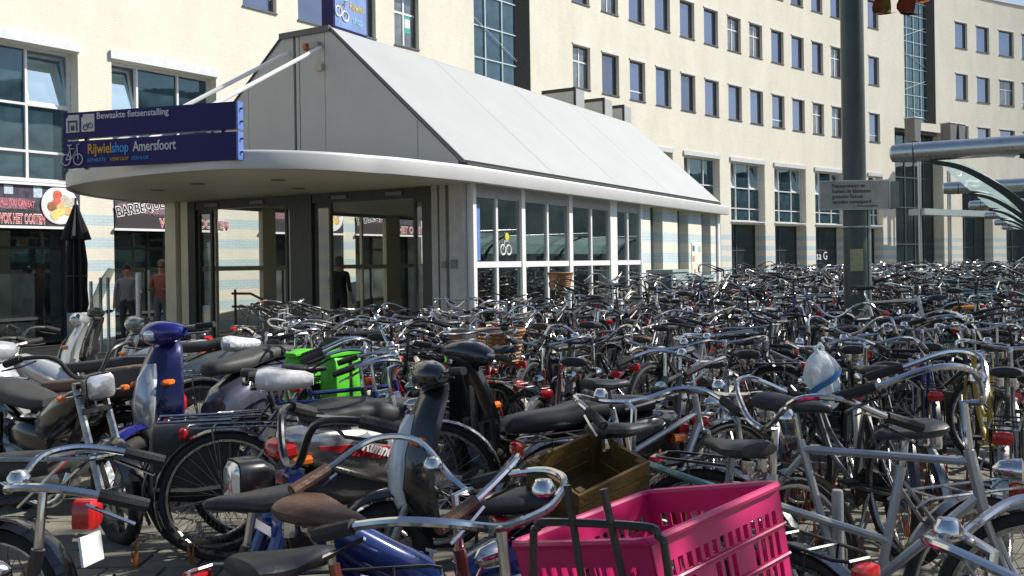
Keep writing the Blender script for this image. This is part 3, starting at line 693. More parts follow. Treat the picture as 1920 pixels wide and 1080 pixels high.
side_text(fc, 'Rijwiel', .20, mat('letter_yellow', (.62, .50, .06), .5), .42, .40, .146, sx=.72); side_text(fc, 'shop', .20, mat('letter_pale', (.30, .60, .78), .5), .50, .17, .146, sx=.72)
b = MB()
b.torus((.148, .12, .30), 'x', .085, .013, 18, 5); b.torus((.148, .30, .25), 'x', .085, .013, 18, 5)
b.tube([(.148, .12, .30), (.148, .19, .46), (.148, .31, .44), (.148, .22, .28), (.148, .18, .46)], .012, 4); b.tube([(.148, .30, .25), (.148, .29, .52), (.148, .35, .53)], .012, 4)
b.obj('bicycle_symbol', M_white, fc)
b = MB(); b.tube([(-.1, .3, .05), (-.62, .0, -.02)], .014, 5); b.tube([(0, .3, .06), (0, .3, -.02)], .03, 5); b.obj('stay', M_joint, rt)

# two long sign boards standing in front of the canopy
A0 = Vector((-6.19, 12.94, 0)); A1 = Vector((-3.575, 12.2, 0)); dv = (A1 - A0); Lb = dv.length; ang = math.atan2(dv.y, dv.x)
def board(z0, z1, label):
    t = thing('sign_board', label, 'sign', (A0.x, A0.y, z0), ang)
    b = MB(); b.bx(0, Lb, 0, .10, 0, z1 - z0); b.obj('panel', M_navy, t)
    b = MB(); b.bx(Lb + .002, Lb + .03, -.012, .112, -.003, z1 - z0 + .003); b.obj('end_cap', M_navy2, t)
    for zz in (.1, (z1 - z0) * .75):
        c = MB(); c.tube([(Lb + .02, .05, zz), (Lb + .07, .05, zz)], .014, 6); c.obj('bolt', M_dgrey, t)
    return t
t1 = board(3.375, 3.735, 'upper navy sign board with white symbols reading bewaakte fietsenstalling'); t2 = board(2.975, 3.34, 'lower navy sign board with bicycle symbol reading shop name')
for k, x in enumerate((.05, .30)):
    b = MB(); b.bx(x, x + .215, -.006, 0, .085, .285); b.bx(x + .03, x + .215, -.006, 0, .287, .325); o = b.obj('symbol_tile', mat('symbol_white', (.55, .56, .55), .5), t1)
    s = MB()
    if k == 0: s.bx(x + .03, x + .19, -.011, -.007, .22, .25); s.bx(x + .165, x + .19, -.011, -.007, .10, .217); s.bx(x + .035, x + .055, -.011, -.007, .10, .217); s.bx(x + .08, x + .14, -.011, -.007, .11, .18)
    else:
        s.torus((x + .07, -.009, .145), 'y', .036, .006, 14, 4); s.torus((x + .15, -.009, .165), 'y', .036, .006, 14, 4); s.tube([(x + .07, -.009, .145), (x + .10, -.009, .20), (x + .15, -.009, .165)], .005, 4)
    s.obj('pictogram', M_dgrey, o)
lettering(t1, 'Bewaakte fietsenstalling', .125, M_lgrey, .55, .25, -.006, sx=.96, bold=.002)
b = MB()
b.torus((.045, -.012, .11), 'y', .075, .008, 20, 5); b.torus((.245, -.012, .11), 'y', .075, .008, 20, 5)
b.tube([(.045, -.012, .11), (.12, -.012, .26), (.235, -.012, .26), (.13, -.012, .12), (.045, -.012, .11)], .008, 4); b.tube([(.13, -.012, .12), (.10, -.012, .31), (.07, -.012, .31), (.14, -.012, .31)], .008, 4)
b.tube([(.245, -.012, .11), (.225, -.012, .31), (.27, -.012, .32)], .008, 4); b.obj('bicycle_symbol', M_lgrey, t2)
lettering(t2, 'Rijwiel', .195, M_yel, .395, .18, -.006, sx=.76, bold=.003); lettering(t2, 'shop', .195, M_cyan, .79, .18, -.006, sx=.72, bold=.003); lettering(t2, 'Amersfoort', .195, M_lgrey, 1.13, .18, -.006, sx=.72, bold=.003)
lettering(t2, 'REPARATIE', .07, M_cyan, .395, .065, -.006, sx=.9); lettering(t2, 'VERKOOP', .07, M_yel, .76, .065, -.006, sx=.95); lettering(t2, 'VERHUUR', .07, M_cyan, 1.10, .065, -.006, sx=.9)
pst = MB(); 
for x in (.28, 2.45):
    p = MB(); p.bx(x - .025, x + .025, .105, .15, -.02, .78); p.obj('support', M_dgrey, t2)

# red handrails of the ramp inside the doorway
hr = thing('handrail', 'red tubular handrails of the ramp in the kiosk doorway', 'handrail', K(-6.0, 1.0, .03), KZ)
M_hr = mat('red_rail', (.20, .018, .02), .4)
for z in (1.02, .76):
    b = MB(); b.tube([(-.25, 0, z), (.25, .0, z), (1.4, .0, z - .42), (1.75, 0, z - .42)], .025, 8); b.obj('rail', M_hr, hr)
for x, z in ((-.2, 1.1), (.9, .8), (1.7, .65)):
    b = MB(); b.tube([(x, .03, 0), (x, .03, z)], .026, 6); b.obj('baluster', M_dgrey, hr)

# ------------------------------------------------------------------ lamp post with notice, conduit
lp = thing('lamp_post', 'thick dark grey lamp post carrying the bicycle notice', 'lamp post', (3.79, 10.3, 0))
b = MB(); b.tube([(0, 0, 0), (0, 0, 2.2), (0, 0, 9.0)], [.128, .126, .115], 24); b.obj('shaft', mat('post_green_grey', (.06, .078, .078), .38, .3, .18, 4), lp)
b = MB(); b.tube([(0, 0, 9.0), (0, 0, 9.6), (-.6, 0, 10.0), (-1.8, 0, 10.1)], [.06, .055, .05, .05], 10); b.obj('arm', M_mast, lp)
b = MB(); b.tube([(.155, 0, .1), (.155, 0, 2.15)], .022, 8); b.obj('conduit', M_galv, lp)
for z in (1.9, .9):
    b = MB(); b.torus((0, 0, z), 'z', .135, .014, 24, 6); b.obj('clamp_band', M_galv, lp)
b = MB(); b.bx(-.105, .035, -.137, -.131, 1.42, 1.66); b.obj('sticker', mat('sticker_yellow', (.36, .36, .2), .6, 0, .2, 20), lp)
ns = thing('notice_plate', 'grey metal notice about wrongly parked bicycles on the lamp post', 'sign', (3.79, 10.3, 2.10), R(-4))
b = MB(); b.bx(-.405, .315, -.165, -.15, 0, .29); b.obj('plate', mat('notice_grey', (.34, .335, .31), .45, .3, .2, 6), ns)
b = MB(); b.bx(-.415, .325, -.17, -.146, .292, .308); b.bx(-.415, .325, -.17, -.146, -.014, -.002); b.bx(.317, .33, -.17, -.146, 0, .29); b.bx(-.42, -.407, -.17, -.146, 0, .29); b.obj('frame', M_galv, ns)
for k, s in enumerate(['Fietswrakken en', 'buiten de klemmen', 'gestelde fietsen', 'worden verwijderd']): lettering(ns, s, .062, M_dgrey, -.285, .228 - .058 * k, -.167, sx=.86)
lettering(ns, 'Gem. Amersfoort', .03, M_dgrey, -.02, .018, -.167)
b = MB(); b.bx(.34, .44, -.12, .14, .0, .29); b.obj('rear_plate', mat('notice_back', (.17, .19, .2), .5, .4), ns)

# ------------------------------------------------------------------ glass bicycle shelters: steel tube beams, black arms, curved glass
G_shel = glass_thin('shelter_glass', (.80, .90, .88), 1.5, .06)
_nt = G_shel.node_tree; _o0 = [n for n in _nt.nodes if n.type == 'OUTPUT_MATERIAL'][0]; _m0 = [n for n in _nt.nodes if n.type == 'MIX_SHADER'][0]
_tl = _nt.nodes.new('ShaderNodeBsdfTranslucent'); _tl.inputs[0].default_value = (.50, .66, .64, 1); _m1 = _nt.nodes.new('ShaderNodeMixShader'); _m1.inputs[0].default_value = .32
_nt.links.new(_m0.outputs[0], _m1.inputs[1]); _nt.links.new(_tl.outputs[0], _m1.inputs[2]); _nt.links.new(_m1.outputs[0], _o0.inputs[0])
M_tube = mat('shelter_tube', (.62, .63, .62), .3, .9, .08, 6, rvar=.06)
M_arm = mat('shelter_arm', (.015, .016, .016), .4)
NAMES = ['nearest', 'second', 'third', 'fourth', 'fifth', 'sixth']
for k in range(6):
    o = K(6.5, -2.35 + 5.5 * k, 0)
    t = thing('shelter_frame', '%s shelter frame from the front, steel tube beam on curved black arm' % NAMES[k], 'shelter', o, KZ, 'bicycle shelter frames')
    tz = 2.60; b = MB()
    b.tube([(-.02, 0, tz), (0, 0, tz), (.10, 0, tz), (3.4, 0, tz)], [.05, .085, .095, .095], 20); bo = b.obj('beam', M_tube, t)
    b = MB(); b.torus((.20, 0, tz), 'x', .096, .006, 22, 5); b.obj('joint_ring', M_joint, bo)
    for dx in (0, .78):
        dy = 0; a = MB(); pts = cr([(dx + .34, dy, 2.50), (dx + .62, dy, 2.42), (dx + .90, dy, 2.24), (dx + 1.12, dy, 2.04), (dx + 1.26, dy, 1.80), (dx + 1.30, dy, 1.5)], 5)
        prof_ = []
        for i, p_ in enumerate(pts):
            w_ = .03 + .06 * i / len(pts); tt = (pts[min(i + 1, len(pts) - 1)] - pts[max(i - 1, 0)]).normalized(); nn = Vector((-tt.z, 0, tt.x))
            prof_.append([p_ + nn * w_ * .6 + Vector((0, -.03, 0)), p_ + nn * w_ * .6 + Vector((0, .03, 0)), p_ - nn * w_ * .6 + Vector((0, .03, 0)), p_ - nn * w_ * .6 + Vector((0, -.03, 0))])
        a.loft(prof_, 0, True, False, False); a.obj('arm', M_arm, t)
    for cx_ in (1.22, 2.0): c = MB(); c.bx(cx_, cx_ + .22, -.10, .10, 0, 1.84); c.obj('column', M_dgrey, t)
    c = MB(); c.bx(1.16, 1.218, -.10, .10, 0, 1.74); c.obj('column_face', mat('column_pale', (.42, .44, .40), .5), t)
    if k < 5:
        gp = cr([(.36, 0, 2.53), (.62, 0, 2.46), (.90, 0, 2.28), (1.12, 0, 2.09), (1.24, 0, 1.92)], 5)
        for dx in (0, .78):
            for s in range(3):
                y0, y1 = .06 + s * 1.79, .06 + (s + 1) * 1.79 - .03
                g_ = MB(); vs_ = [p_ + Vector((dx, y_, .012)) for p_ in gp for y_ in (y0, y1)]; g_.add(vs_, [(2 * i_, 2 * i_ + 1, 2 * i_ + 3, 2 * i_ + 2) for i_ in range(len(gp) - 1)], 0, True); g_.obj('glass_sheet', G_shel, t)
# utility cabinets by the kiosk side
M_cab = mat('cabinet_grey_green', (.27, .34, .33), .55, 0, .1, 3)
for x, y, w, d, h, lab in ((.55, 7.3, .55, 1.0, 1.32, 'tall grey green utility cabinet beside the kiosk windows'), (.6, 9.2, .5, .9, 1.15, 'lower grey green utility cabinet beside the kiosk side doors')):
    t = thing('utility_cabinet', lab, 'cabinet', K(x, y), KZ); b = MB(); b.bx(-w / 2, w / 2, -d / 2, d / 2, 0, h); b.obj('body', M_cab, t)
    b = MB(); b.bx(-w / 2 - .03, w / 2 + .03, -d / 2 - .03, d / 2 + .03, h + .002, h + .06); b.obj('lid', M_cab, t)
    b = MB(); b.bx(w / 2 + .002, w / 2 + .02, -d / 2 + .05, d / 2 - .05, .1, h - .06); b.obj('door', M_cab, t)
    b = MB(); b.bx(-w / 2 + .03, w / 2 - .03, -d / 2 - .018, -d / 2 - .002, .08, h - .04); b.obj('dark_front_sheet', mat('cabinet_dark', (.05, .06, .07), .5), t)  # darker sheet laid over the front side of the cabinet
# ------------------------------------------------------------------ bicycles: meshes shared by all copies
# local x forward, z up; rear hub x=-.54, front hub x=.56, wheel radius .345
RH_, FH_ = Vector((-.54, 0, .345)), Vector((.56, 0, .345))
BIKE = {}
def wheel_parts(det):
    N, n, sp = ((36, 8, 32), (24, 5, 16), (16, 4, 8))[det]
    t = MB(); t.torus((0, 0, 0), 'y', .327, .019, N, n, 0)
    r = MB(); r.torus((0, 0, 0), 'y', .303, .012, N, max(4, n - 2), 0, flat=1.0)
    hub = [(.012, -.05), (.028, -.046), (.028, -.036), (.014, -.03), (.014, .03), (.028, .036), (.028, .046), (.012, .05)]
    r.lathe((0, 0, 0), hub, 8, 0, 'y')
    s = MB(); w = (.0013, .0019, .003)[det]
    for i in range(sp):
        q = 2 * math.pi * i / sp; o = .35 * (1 if i % 4 < 2 else -1); sd = .036 * (1 if i % 2 else -1)
        s.tube([(.024 * math.cos(q + o), sd, .024 * math.sin(q + o)), (.30 * math.cos(q), 0, .30 * math.sin(q))], w, 3, 0, False)
    return t, r, s
def handlebar_path(kind):
    if kind == 'straight': h = [(.28, 0, 1.03), (.29, .10, 1.035), (.26, .20, 1.045), (.20, .28, 1.045), (.14, .30, 1.045)]
    elif kind == 'high': h = [(.36, 0, 1.00), (.37, .08, 1.03), (.35, .19, 1.12), (.25, .27, 1.13), (.10, .285, 1.07), (-.02, .285, 1.03)]
    else: h = [(.37, 0, 1.02), (.375, .10, 1.03), (.345, .21, 1.06), (.26, .265, 1.065), (.14, .275, 1.04), (.03, .275, 1.005)]
    left = cr(h, 5); right = [Vector((p.x, -p.y, p.z)) for p in reversed(left)][:-1]
    return right + left, left
def saddle_mb(det):
    m = MB(); n = (14, 10, 6)[det]
    secs = [(-.135, 0, .965, .03, .018), (-.128, 0, .965, .085, .03), (-.09, 0, .962, .105, .036), (-.03, 0, .955, .09, .034), (.04, 0, .952, .055, .028), (.10, 0, .952, .032, .024), (.135, 0, .950, .02, .018), (.143, 0, .948, .008, .01)]
    m.sell([(p * .94 - .23, a, b - .005, c * .86, d * .82) for p, a, b, c, d in secs], n, 0, 'x', 2.3); return m
def bike_meshes(det):
    n = (8, 6, 4)[det]; D = {}
    t, r, s = wheel_parts(det); D['tyre'], D['rim'], D['spokes'] = t, r, s
    def fr(paths):
        m = MB()
        for p, rad in paths: m.tube(p, rad, n)
        return m
    bb, st, ht, hb = (-.06, 0, .29), (-.205, 0, .83), (.325, 0, .85), (.365, 0, .66)
    stays = []
    for y in (-.055, .055):
        stays += [([(-.075, y * .5, .29), (-.54, y, .345)], .009), ([(-.195, y * .4, .78), (-.54, y, .345)], .0075)]
    D['frame_gent'] = fr([([bb, st], .0145), ([(-.198, 0, .80), (.335, 0, .815)], .0135), ([bb, (.352, 0, .71)], .0155), ([ht, hb], .018), ([(-.06, -.035, .29), (-.06, .035, .29)], .022)] + stays)
    D['frame_lady'] = fr([([bb, st], .0145), (cr([bb, (.02, 0, .33), (.18, 0, .42), (.30, 0, .58), (.36, 0, .69)], 4 if det < 2 else 2), .016), (cr([(-.12, 0, .50), (.02, 0, .46), (.17, 0, .53), (.28, 0, .66), (.335, 0, .79)], 4 if det < 2 else 2), .013), ([ht, hb], .018), ([(-.06, -.035, .29), (-.06, .035, .29)], .022)] + stays)
    D['frame_low'] = fr([([bb, st], .0155), ([bb, (.20, 0, .40), (.352, 0, .70)], .021), ([(-.14, 0, .58), (.345, 0, .76)], .014), ([ht, hb], .019), ([(-.06, -.035, .29), (-.06, .035, .29)], .022)] + stays)
    D['post'] = fr([([(-.205, 0, .82), (-.225, 0, .935)], .0125)])
    m = MB()
    for y in (-.05, .05): m.tube(cr([(.372, y, .655), (.40, y, .57), (.45, y, .46), (.56, y, .345)], 3), [.012] * 4 + [.010] * 3 + [.008] * 3, n)
    m.tube([(.372, -.055, .66), (.372, .055, .66)], .014, n); D['fork'] = m
    for k in ('swept', 'high', 'straight'):
        full, left = handlebar_path(k); m = MB(); m.tube(full if det < 2 else full[::3], .0100, n)
        m.tube([(.327, 0, .84), (.312, 0, 1.0 if k != 'straight' else 1.02), full[len(full) // 2]], .0125, n)
        D['bar_' + k] = m
        for sd in (1, -1):
            g = MB(); e, p = Vector(left[-1]), Vector(left[-6]); g.tube([(q.x, q.y * sd, q.z) for q in (e, e * .75 + p * .25, p)], [.0165, .0175, .0165], n)
            g.tube([(p.x + .03, p.y * sd, p.z - .02), (p.x - .02, p.y * sd * 1.02, p.z - .045), (e.x + .03, e.y * sd * 1.03, e.z - .04)], .005, 4, 1)
            D['grip_%s_%d' % (k, sd)] = g
    m = MB(); m.lathe((.345, .12, 1.055), [(.001, .03), (.018, .027), (.028, .012), (.029, 0), (.02, -.008)], 12); D['bell'] = m
    m = saddle_mb(det)
    if det < 2:
        for y in (-.03, .03): m.lathe((-.33, y, .905), [(.018, -.018), (.02, 0), (.018, .025)], 8, 1)
    D['saddle'] = m
    m = MB()
    for y in (-.065, .065): m.tube([(-.20, y, .70), (-.26, y, .725), (-.70, y, .725), (-.735, y * .6, .725)], .0055, max(4, n - 2)); m.tube([(-.60, y, .722), (-.545, y, .36)], .0048, 4)
    for x in (-.30, -.45, -.60): m.tube([(x, -.065, .725), (x, .065, .725)], .0045, 4)
    m.tube([(-.735, -.04, .725), (-.735, .04, .725)], .005, 4); D['rack'] = m
    def guard(c, a0, a1, k):
        m = MB(); rings = []
        for i in range(k + 1):
            q = R(a0 + (a1 - a0) * i / k); cx, cz = math.cos(q), math.sin(q); w = .024
            rings.append([Vector((c.x + cx * rr, yy, c.z + cz * rr)) for rr, yy in ((.362, -w), (.372, 0), (.362, w), (.359, w), (.368, 0), (.359, -w))])
        m.loft(rings, 0, True); return m
    D['guard_f'] = guard(FH_, -8, 128, (14, 9, 5)[det]); D['guard_r'] = guard(RH_, 30, 205, (16, 10, 6)[det])
    if det < 2:
        m = D['guard_f']; m.tube([(.56, .06, .345), (.56 + .36 * math.cos(R(-2)), .02, .345)], .003, 3); m = D['guard_r']; m.tube([(-.54, .06, .345), (-.54 + .36 * math.cos(R(190)), .02, .345 + .36 * math.sin(R(190)))], .003, 3)
    m = MB(); pl = [(-.02, .34), (.02, .30), (.02, .25), (-.03, .215), (-.10, .21), (-.52, .29), (-.575, .315), (-.58, .36), (-.54, .40), (-.48, .395), (-.08, .385)]
    m.prism([(x, -.075, z) for x, z in pl], (0, .03, 0)); D['chaincase'] = m
    m = MB(); m.tube([(-.06, -.085, .29), (.10, -.095, .235)], .008, 5); m.tube([(-.06, .06, .29), (-.22, .07, .345)], .008, 5); m.tube([(-.06, -.09, .29), (-.06, .065, .29)], .013, 6); D['crank'] = m
    for sd, c in ((0, (.10, -.14, .235)), (1, (-.22, .115, .345))):
        m = MB(); m.box(c, (.08, .075, .022)); D['pedal_%d' % sd] = m
    m = MB(); m.lathe((.44, 0, .80), [(.008, -.05), (.028, -.03), (.036, .01), (.038, .03), (.001, .042)], 12, 0, 'x'); m.tube([(.385, 0, .74), (.43, 0, .79)], .006, 5); D['headlight'] = m
    m = MB(); m.sell([(-.775, 0, .69, .035, .022), (-.768, 0, .69, .045, .03), (-.745, 0, .69, .045, .03), (-.738, 0, .69, .03, .02)], 10, 0, 'x', 4); D['taillight'] = m
    m = MB(); m.tube([(-.30, .05, .30), (-.34, .16, .02)], .008, 5); m.tube([(-.34, .16, .01), (-.30, .18, .01)], .009, 5); D['stand'] = m
    return D
BM = [bike_meshes(0), bike_meshes(1), bike_meshes(2)]
_bc = {}
def bmesh_(det, key, mats, nm, pieces=None):
    k = (det, key)
    if k not in _bc: _bc[k] = BM[det][key].mesh(nm, mats)
    return _bc[k]
COLS = {'black': M_black, 'dark grey': mat('fr_grey', (.06, .062, .065), .35, .2, .2, coat=.4), 'silver': mat('fr_silver', (.42, .43, .44), .32, .6, .15), 'dark green': mat('fr_green', (.012, .05, .03), .3, 0, .2, coat=.5),
        'navy blue': mat('fr_navy', (.012, .025, .12), .28, .1, .2, coat=.6), 'maroon': mat('fr_maroon', (.12, .016, .018), .3, 0, .2, coat=.5), 'purple': mat('fr_purple', (.09, .025, .22), .3, .1, .2, coat=.5), 'light blue': mat('fr_lblue', (.20, .34, .46), .35, .1, .1, coat=.4),
        'white': mat('fr_white', (.66, .66, .63), .4, 0, .1, coat=.4), 'red': mat('fr_red', (.35, .015, .02), .3, 0, .15, coat=.5), 'yellow': mat('fr_yellow', (.42, .30, .03), .4, 0, .15, coat=.3), 'teal': mat('fr_teal', (.10, .26, .25), .35, .2, .15, coat=.4), 'copper red': mat('fr_copper', (.20, .045, .03), .32, .2, .2, coat=.6)}
SADS = {'black': M_vinyl, 'brown': M_brown, 'dark blue': mat('sad_blue', (.02, .035, .06), .4), 'white': mat('sad_white', (.66, .65, .6), .5), 'orange': mat('sad_orange', (.75, .22, .03), .5)}
GUARDS = {'black': M_black, 'steel': M_steel, 'cream': mat('guard_cream', (.55, .52, .42), .5)}
CK = ['black'] * 48 + ['dark grey'] * 13 + ['silver'] * 11 + ['dark green'] * 6 + ['navy blue'] * 8 + ['maroon'] * 5 + ['purple'] * 3 + ['light blue'] * 2 + ['white'] * 1 + ['red'] * 2 + ['teal'] * 1
FWORD = {'gent': 'diamond frame', 'lady': 'swan frame', 'low': 'low step'}
def steer_matrix(a, px=.34): return Matrix.Translation((px, 0, 0)) @ Matrix.Rotation(a, 4, 'Z') @ Matrix.Translation((-px, 0, 0))
GM_cache = {}
def wheel_matrix(c, spin): return Matrix.Translation(c) @ Matrix.Rotation(spin, 4, 'Y')
def bike(X, Y, head, det=0, z=0.0, lean=0.0, steer=0.0, frame='gent', col='black', sad='black', bar='swept', guard='steel', label='', group='bicycles', cover=None, rack=True, grips=None, light=True, tilt=0.0, case=True, spin=0.0, scale=1.0, barm=None):
    root = put('bicycle', None, None, label=label, cat='bicycle', group=group)
    root.matrix_world = Matrix.Translation((X, Y, z)) @ Matrix.Rotation(head, 4, 'Z') @ Matrix.Rotation(tilt, 4, 'Y') @ Matrix.Rotation(lean, 4, 'X') @ Matrix.Scale(scale, 4)
    cm, sm_, gm = COLS[col], SADS[sad], GUARDS[guard]; S = steer_matrix(steer); gr = grips or M_rubber
    if det == 2:
        key = ('single', frame, bar, guard)
        if key not in _bc:
            m = MB(); B = BM[2]
            def app(k, mi, M=None):
                o = len(m.v); src = B[k]
                m.v.extend([tuple(M @ Vector(p)) for p in src.v] if M is not None else src.v)
                for f, s in zip(src.f, src.s): m.f.append([i + o for i in f]); m.m.append(mi); m.s.append(s)
            app('frame_' + frame, 0); app('fork', 0); app('bar_' + bar, 1); app('post', 1)
            for c in (RH_, FH_):
                for k, mi in (('tyre', 2), ('rim', 1), ('spokes', 8)): app(k, mi, Matrix.Translation(c))
            app('saddle', 3); app('guard_f', 4); app('guard_r', 4); app('rack', 6); app('taillight', 5); app('headlight', 1); app('chaincase', 6)
            app('grip_%s_1' % bar, 2); app('grip_%s_-1' % bar, 2)
            _bc[key] = m.mesh('bicycle', [M_black, M_chrome, M_rubber, M_vinyl, gm, M_red, M_black, M_rim, M_spoke])
        o = _bc[key]; M0 = root.matrix_world.copy(); bpy.data.objects.remove(root)
        root = put('bicycle', o, None, label=label, cat='bicycle', group=group, mats=[cm, barm, None, sm_]); root.matrix_world = M0
        return root
    def P(key, nm, mats, M=None, parent=None, over=None):
        return put(nm, bmesh_(det, key, mats, nm), parent or root, M=M, mats=over)
    P('frame_' + frame, 'frame', [M_black], over=[cm]); P('post', 'seat_post', [M_chrome]); P('fork', 'front_fork', [M_black], S, over=[cm if col not in ('black',) or RND.random() < .7 else M_chrome])
    h = P('bar_' + bar, 'handlebar', [M_chrome], S, over=[barm])
    for sd in (1, -1): P('grip_%s_%d' % (bar, sd), 'grip', [M_rubber, M_chrome], None, h, over=[gr])
    if det == 0: P('bell', 'bell', [M_chrome], None, h)
    for nm, c, MM in (('rear_wheel', RH_, Matrix()), ('front_wheel', FH_, S)):
        w = P('rim', nm, [M_rim], MM @ wheel_matrix(c, spin + RND.random())); P('tyre', 'tyre', [M_rubber], None, w)
        sp = P('spokes', 'spokes', [M_spoke], None, w); sp['kind'] = 'stuff'
    if cover is None: P('saddle', 'saddle', [M_vinyl, M_chrome], over=[sm_])
    else:
        k = (det, 'cover')
        if k not in _bc:
            m = MB(); m.sell([(p - .23, a, b + .002, c * 1.22, d * 1.5) for p, a, b, c, d in [(-.15, 0, .965, .05, .02), (-.14, 0, .963, .095, .034), (-.09, 0, .962, .115, .042), (-.03, 0, .955, .10, .04), (.04, 0, .952, .075, .034), (.10, 0, .952, .05, .03), (.145, 0, .950, .03, .02)]], 14, 0, 'x', 2.2); _bc[k] = m.mesh('saddle_cover', [M_vinyl])
        put('saddle_cover', _bc[k], root, mats=[cover])
    P('guard_f', 'front_mudguard', [M_steel], S, over=[gm]); P('guard_r', 'rear_mudguard', [M_steel], over=[gm])
    if rack: P('rack', 'rear_rack', [M_steel], over=[M_black if RND.random() < .6 else None])
    P('taillight', 'tail_light', [M_red])
    if det == 0:
        if case: P('chaincase', 'chain_case', [M_black])
        c = P('crank', 'crank', [M_steel])
        for q in (0, 1): P('pedal_%d' % q, 'pedal', [M_rubber], None, c)
        P('stand', 'kickstand', [M_steel])
    if light: P('headlight', 'headlight', [M_chrome], S)
    return root
def front_parts(root, steer): return steer_matrix(steer)
ORD = ['first', 'second', 'third', 'fourth', 'fifth', 'sixth', 'seventh', 'eighth', 'ninth', 'tenth', 'eleventh', 'twelfth', 'thirteenth', 'fourteenth', 'fifteenth', 'sixteenth', 'seventeenth', 'eighteenth', 'nineteenth', 'twentieth', 'twenty-first', 'twenty-second', 'twenty-third', 'twenty-fourth', 'twenty-fifth', 'twenty-sixth', 'twenty-seventh', 'twenty-eighth', 'twenty-ninth', 'thirtieth']
# rows of racks, parallel to the kiosk front; bikes point along the kiosk side
rows = []
y = -6.6
while y < 33: rows.append(y); y += 1.62
cand = []
rr = random.Random(21)
for ri, ry in enumerate(rows):
    if ry < -4.6: x0 = -2.9
    elif ry < -3.0: x0 = -1.2
    elif ry < 0: x0 = .75
    else: x0 = .95
    if 6.0 < ry < 10.6: x0 = 1.3
    if ry > 14: x0 = -.8
    x1 = 8.6 if ry < 12 else 9.2
    x = x0; k = 0
    while x < x1:
        jx, jy = rr.uniform(-.08, .08), rr.uniform(-.22, .22)
        W = K(x + jx, ry + jy)
        skip = (W.x - 3.79) ** 2 + (W.y - 10.3) ** 2 < .30 or W.y < 6.6 or abs(W.x) > W.y * .575 + .4
        for c in range(6):
            if (abs(x + jx - 7.83) < .22 or abs(x + jx - 8.6) < .22) and abs(ry + jy - (-2.35 + 5.5 * c)) < .95: skip = True
        if ry < -2.9 and W.x / W.y < -.265: skip = True
        if not skip:
            head = KA + R(90) + (math.pi if rr.random() < (.35 if ri % 2 else .65) else 0) + rr.gauss(0, .24)
            if rr.random() < .36: head += rr.choice((-1, 1)) * math.pi / 2 + rr.gauss(0, .25)
            up = rr.uniform(.12, .34) if (ri > 2 and rr.random() < .45) else 0.02
            cand.append((W.x, W.y, head, up, ri, x)); k += 1
        x += rr.uniform(.30, .42)
cand.sort(key=lambda c: c[1])
LIM = 262
far = cand[LIM:]; near = cand[:LIM]
byrow = {}
for c in near: byrow.setdefault(c[4], []).append(c)
used = set()
nb = {0: 0, 1: 0, 2: 0}
for ri in sorted(byrow):
    L = sorted(byrow[ri], key=lambda c: c[0] / c[1])
    for i, (X, Y, head, up, _, x) in enumerate(L):
        det = 0 if Y < 9.3 else 1 if Y < 17.5 else 2
        nb[det] += 1
        col = rr.choice(CK); fr = rr.choice(['gent', 'gent', 'lady', 'lady', 'low']); br = rr.choice(['swept', 'swept', 'high', 'straight']); gd = rr.choice(['black', 'black', 'steel', 'cream'] if det < 2 else ['black', 'black', 'steel'])
        sd = rr.choice(['black'] * 8 + ['brown', 'dark blue'])
        lab = '%s %s bicycle, %s from the left in the %s rack row' % (col, FWORD[fr], ORD[min(i, 29)], ORD[ri])
        bike(X, Y, head, det, z=up, lean=rr.gauss(0, .05), steer=rr.gauss(0, .22), frame=fr, col=col, sad=sd, bar=br, guard=gd, label=lab, group='bicycles in the rack rows', rack=rr.random() < .75, tilt=-.04 if up > .1 else 0, light=rr.random() < .6, barm=M_black if rr.random() < .42 else None, scale=rr.uniform(.90, 1.06))
# the far bicycles past the count read as one glittering mass
fm = MB()
def app_far(key, mi, M):
    src = BM[2][key]; o = len(fm.v)
    fm.v.extend([tuple(M @ Vector(p)) for p in src.v])
    for f, s in zip(src.f, src.s): fm.f.append([i + o for i in f]); fm.m.append(mi); fm.s.append(s)
for (X, Y, head, up, ri, x) in far:
    M = Matrix.Translation((X, Y, up)) @ Matrix.Rotation(head, 4, 'Z') @ Matrix.Rotation(rr.gauss(0, .05), 4, 'X')
    fr = rr.choice(['gent', 'lady', 'low']); br = rr.choice(['swept', 'high', 'straight']); ci = rr.choice([0, 0, 0, 6, 7])
    app_far('frame_' + fr, ci, M); app_far('fork', ci, M); app_far('bar_' + br, rr.choice([1, 1, 1, 0]), M); app_far('post', 1, M); app_far('saddle', 3, M); app_far('guard_f', rr.choice([0, 0, 4]), M); app_far('guard_r', rr.choice([0, 0, 4]), M); app_far('rack', 0, M); app_far('taillight', 5, M); app_far('headlight', 1, M)
    app_far('grip_%s_1' % br, 2, M); app_far('grip_%s_-1' % br, 2, M)
    for c in (RH_, FH_):
        app_far('tyre', 2, M @ Matrix.Translation(c)); app_far('rim', 1, M @ Matrix.Translation(c)); app_far('spokes', 9, M @ Matrix.Translation(c))
if far: fm.obj('distant_bicycle_mass', [M_black, M_chrome, M_rubber, M_vinyl, M_steel, M_red, COLS['silver'], COLS['navy blue'], M_rim, M_spoke], kind='stuff', label='dense mass of distant parked bicycles below the office building', cat='bicycles')
print('bikes', nb, 'far', len(far), 'verts', len(fm.v))

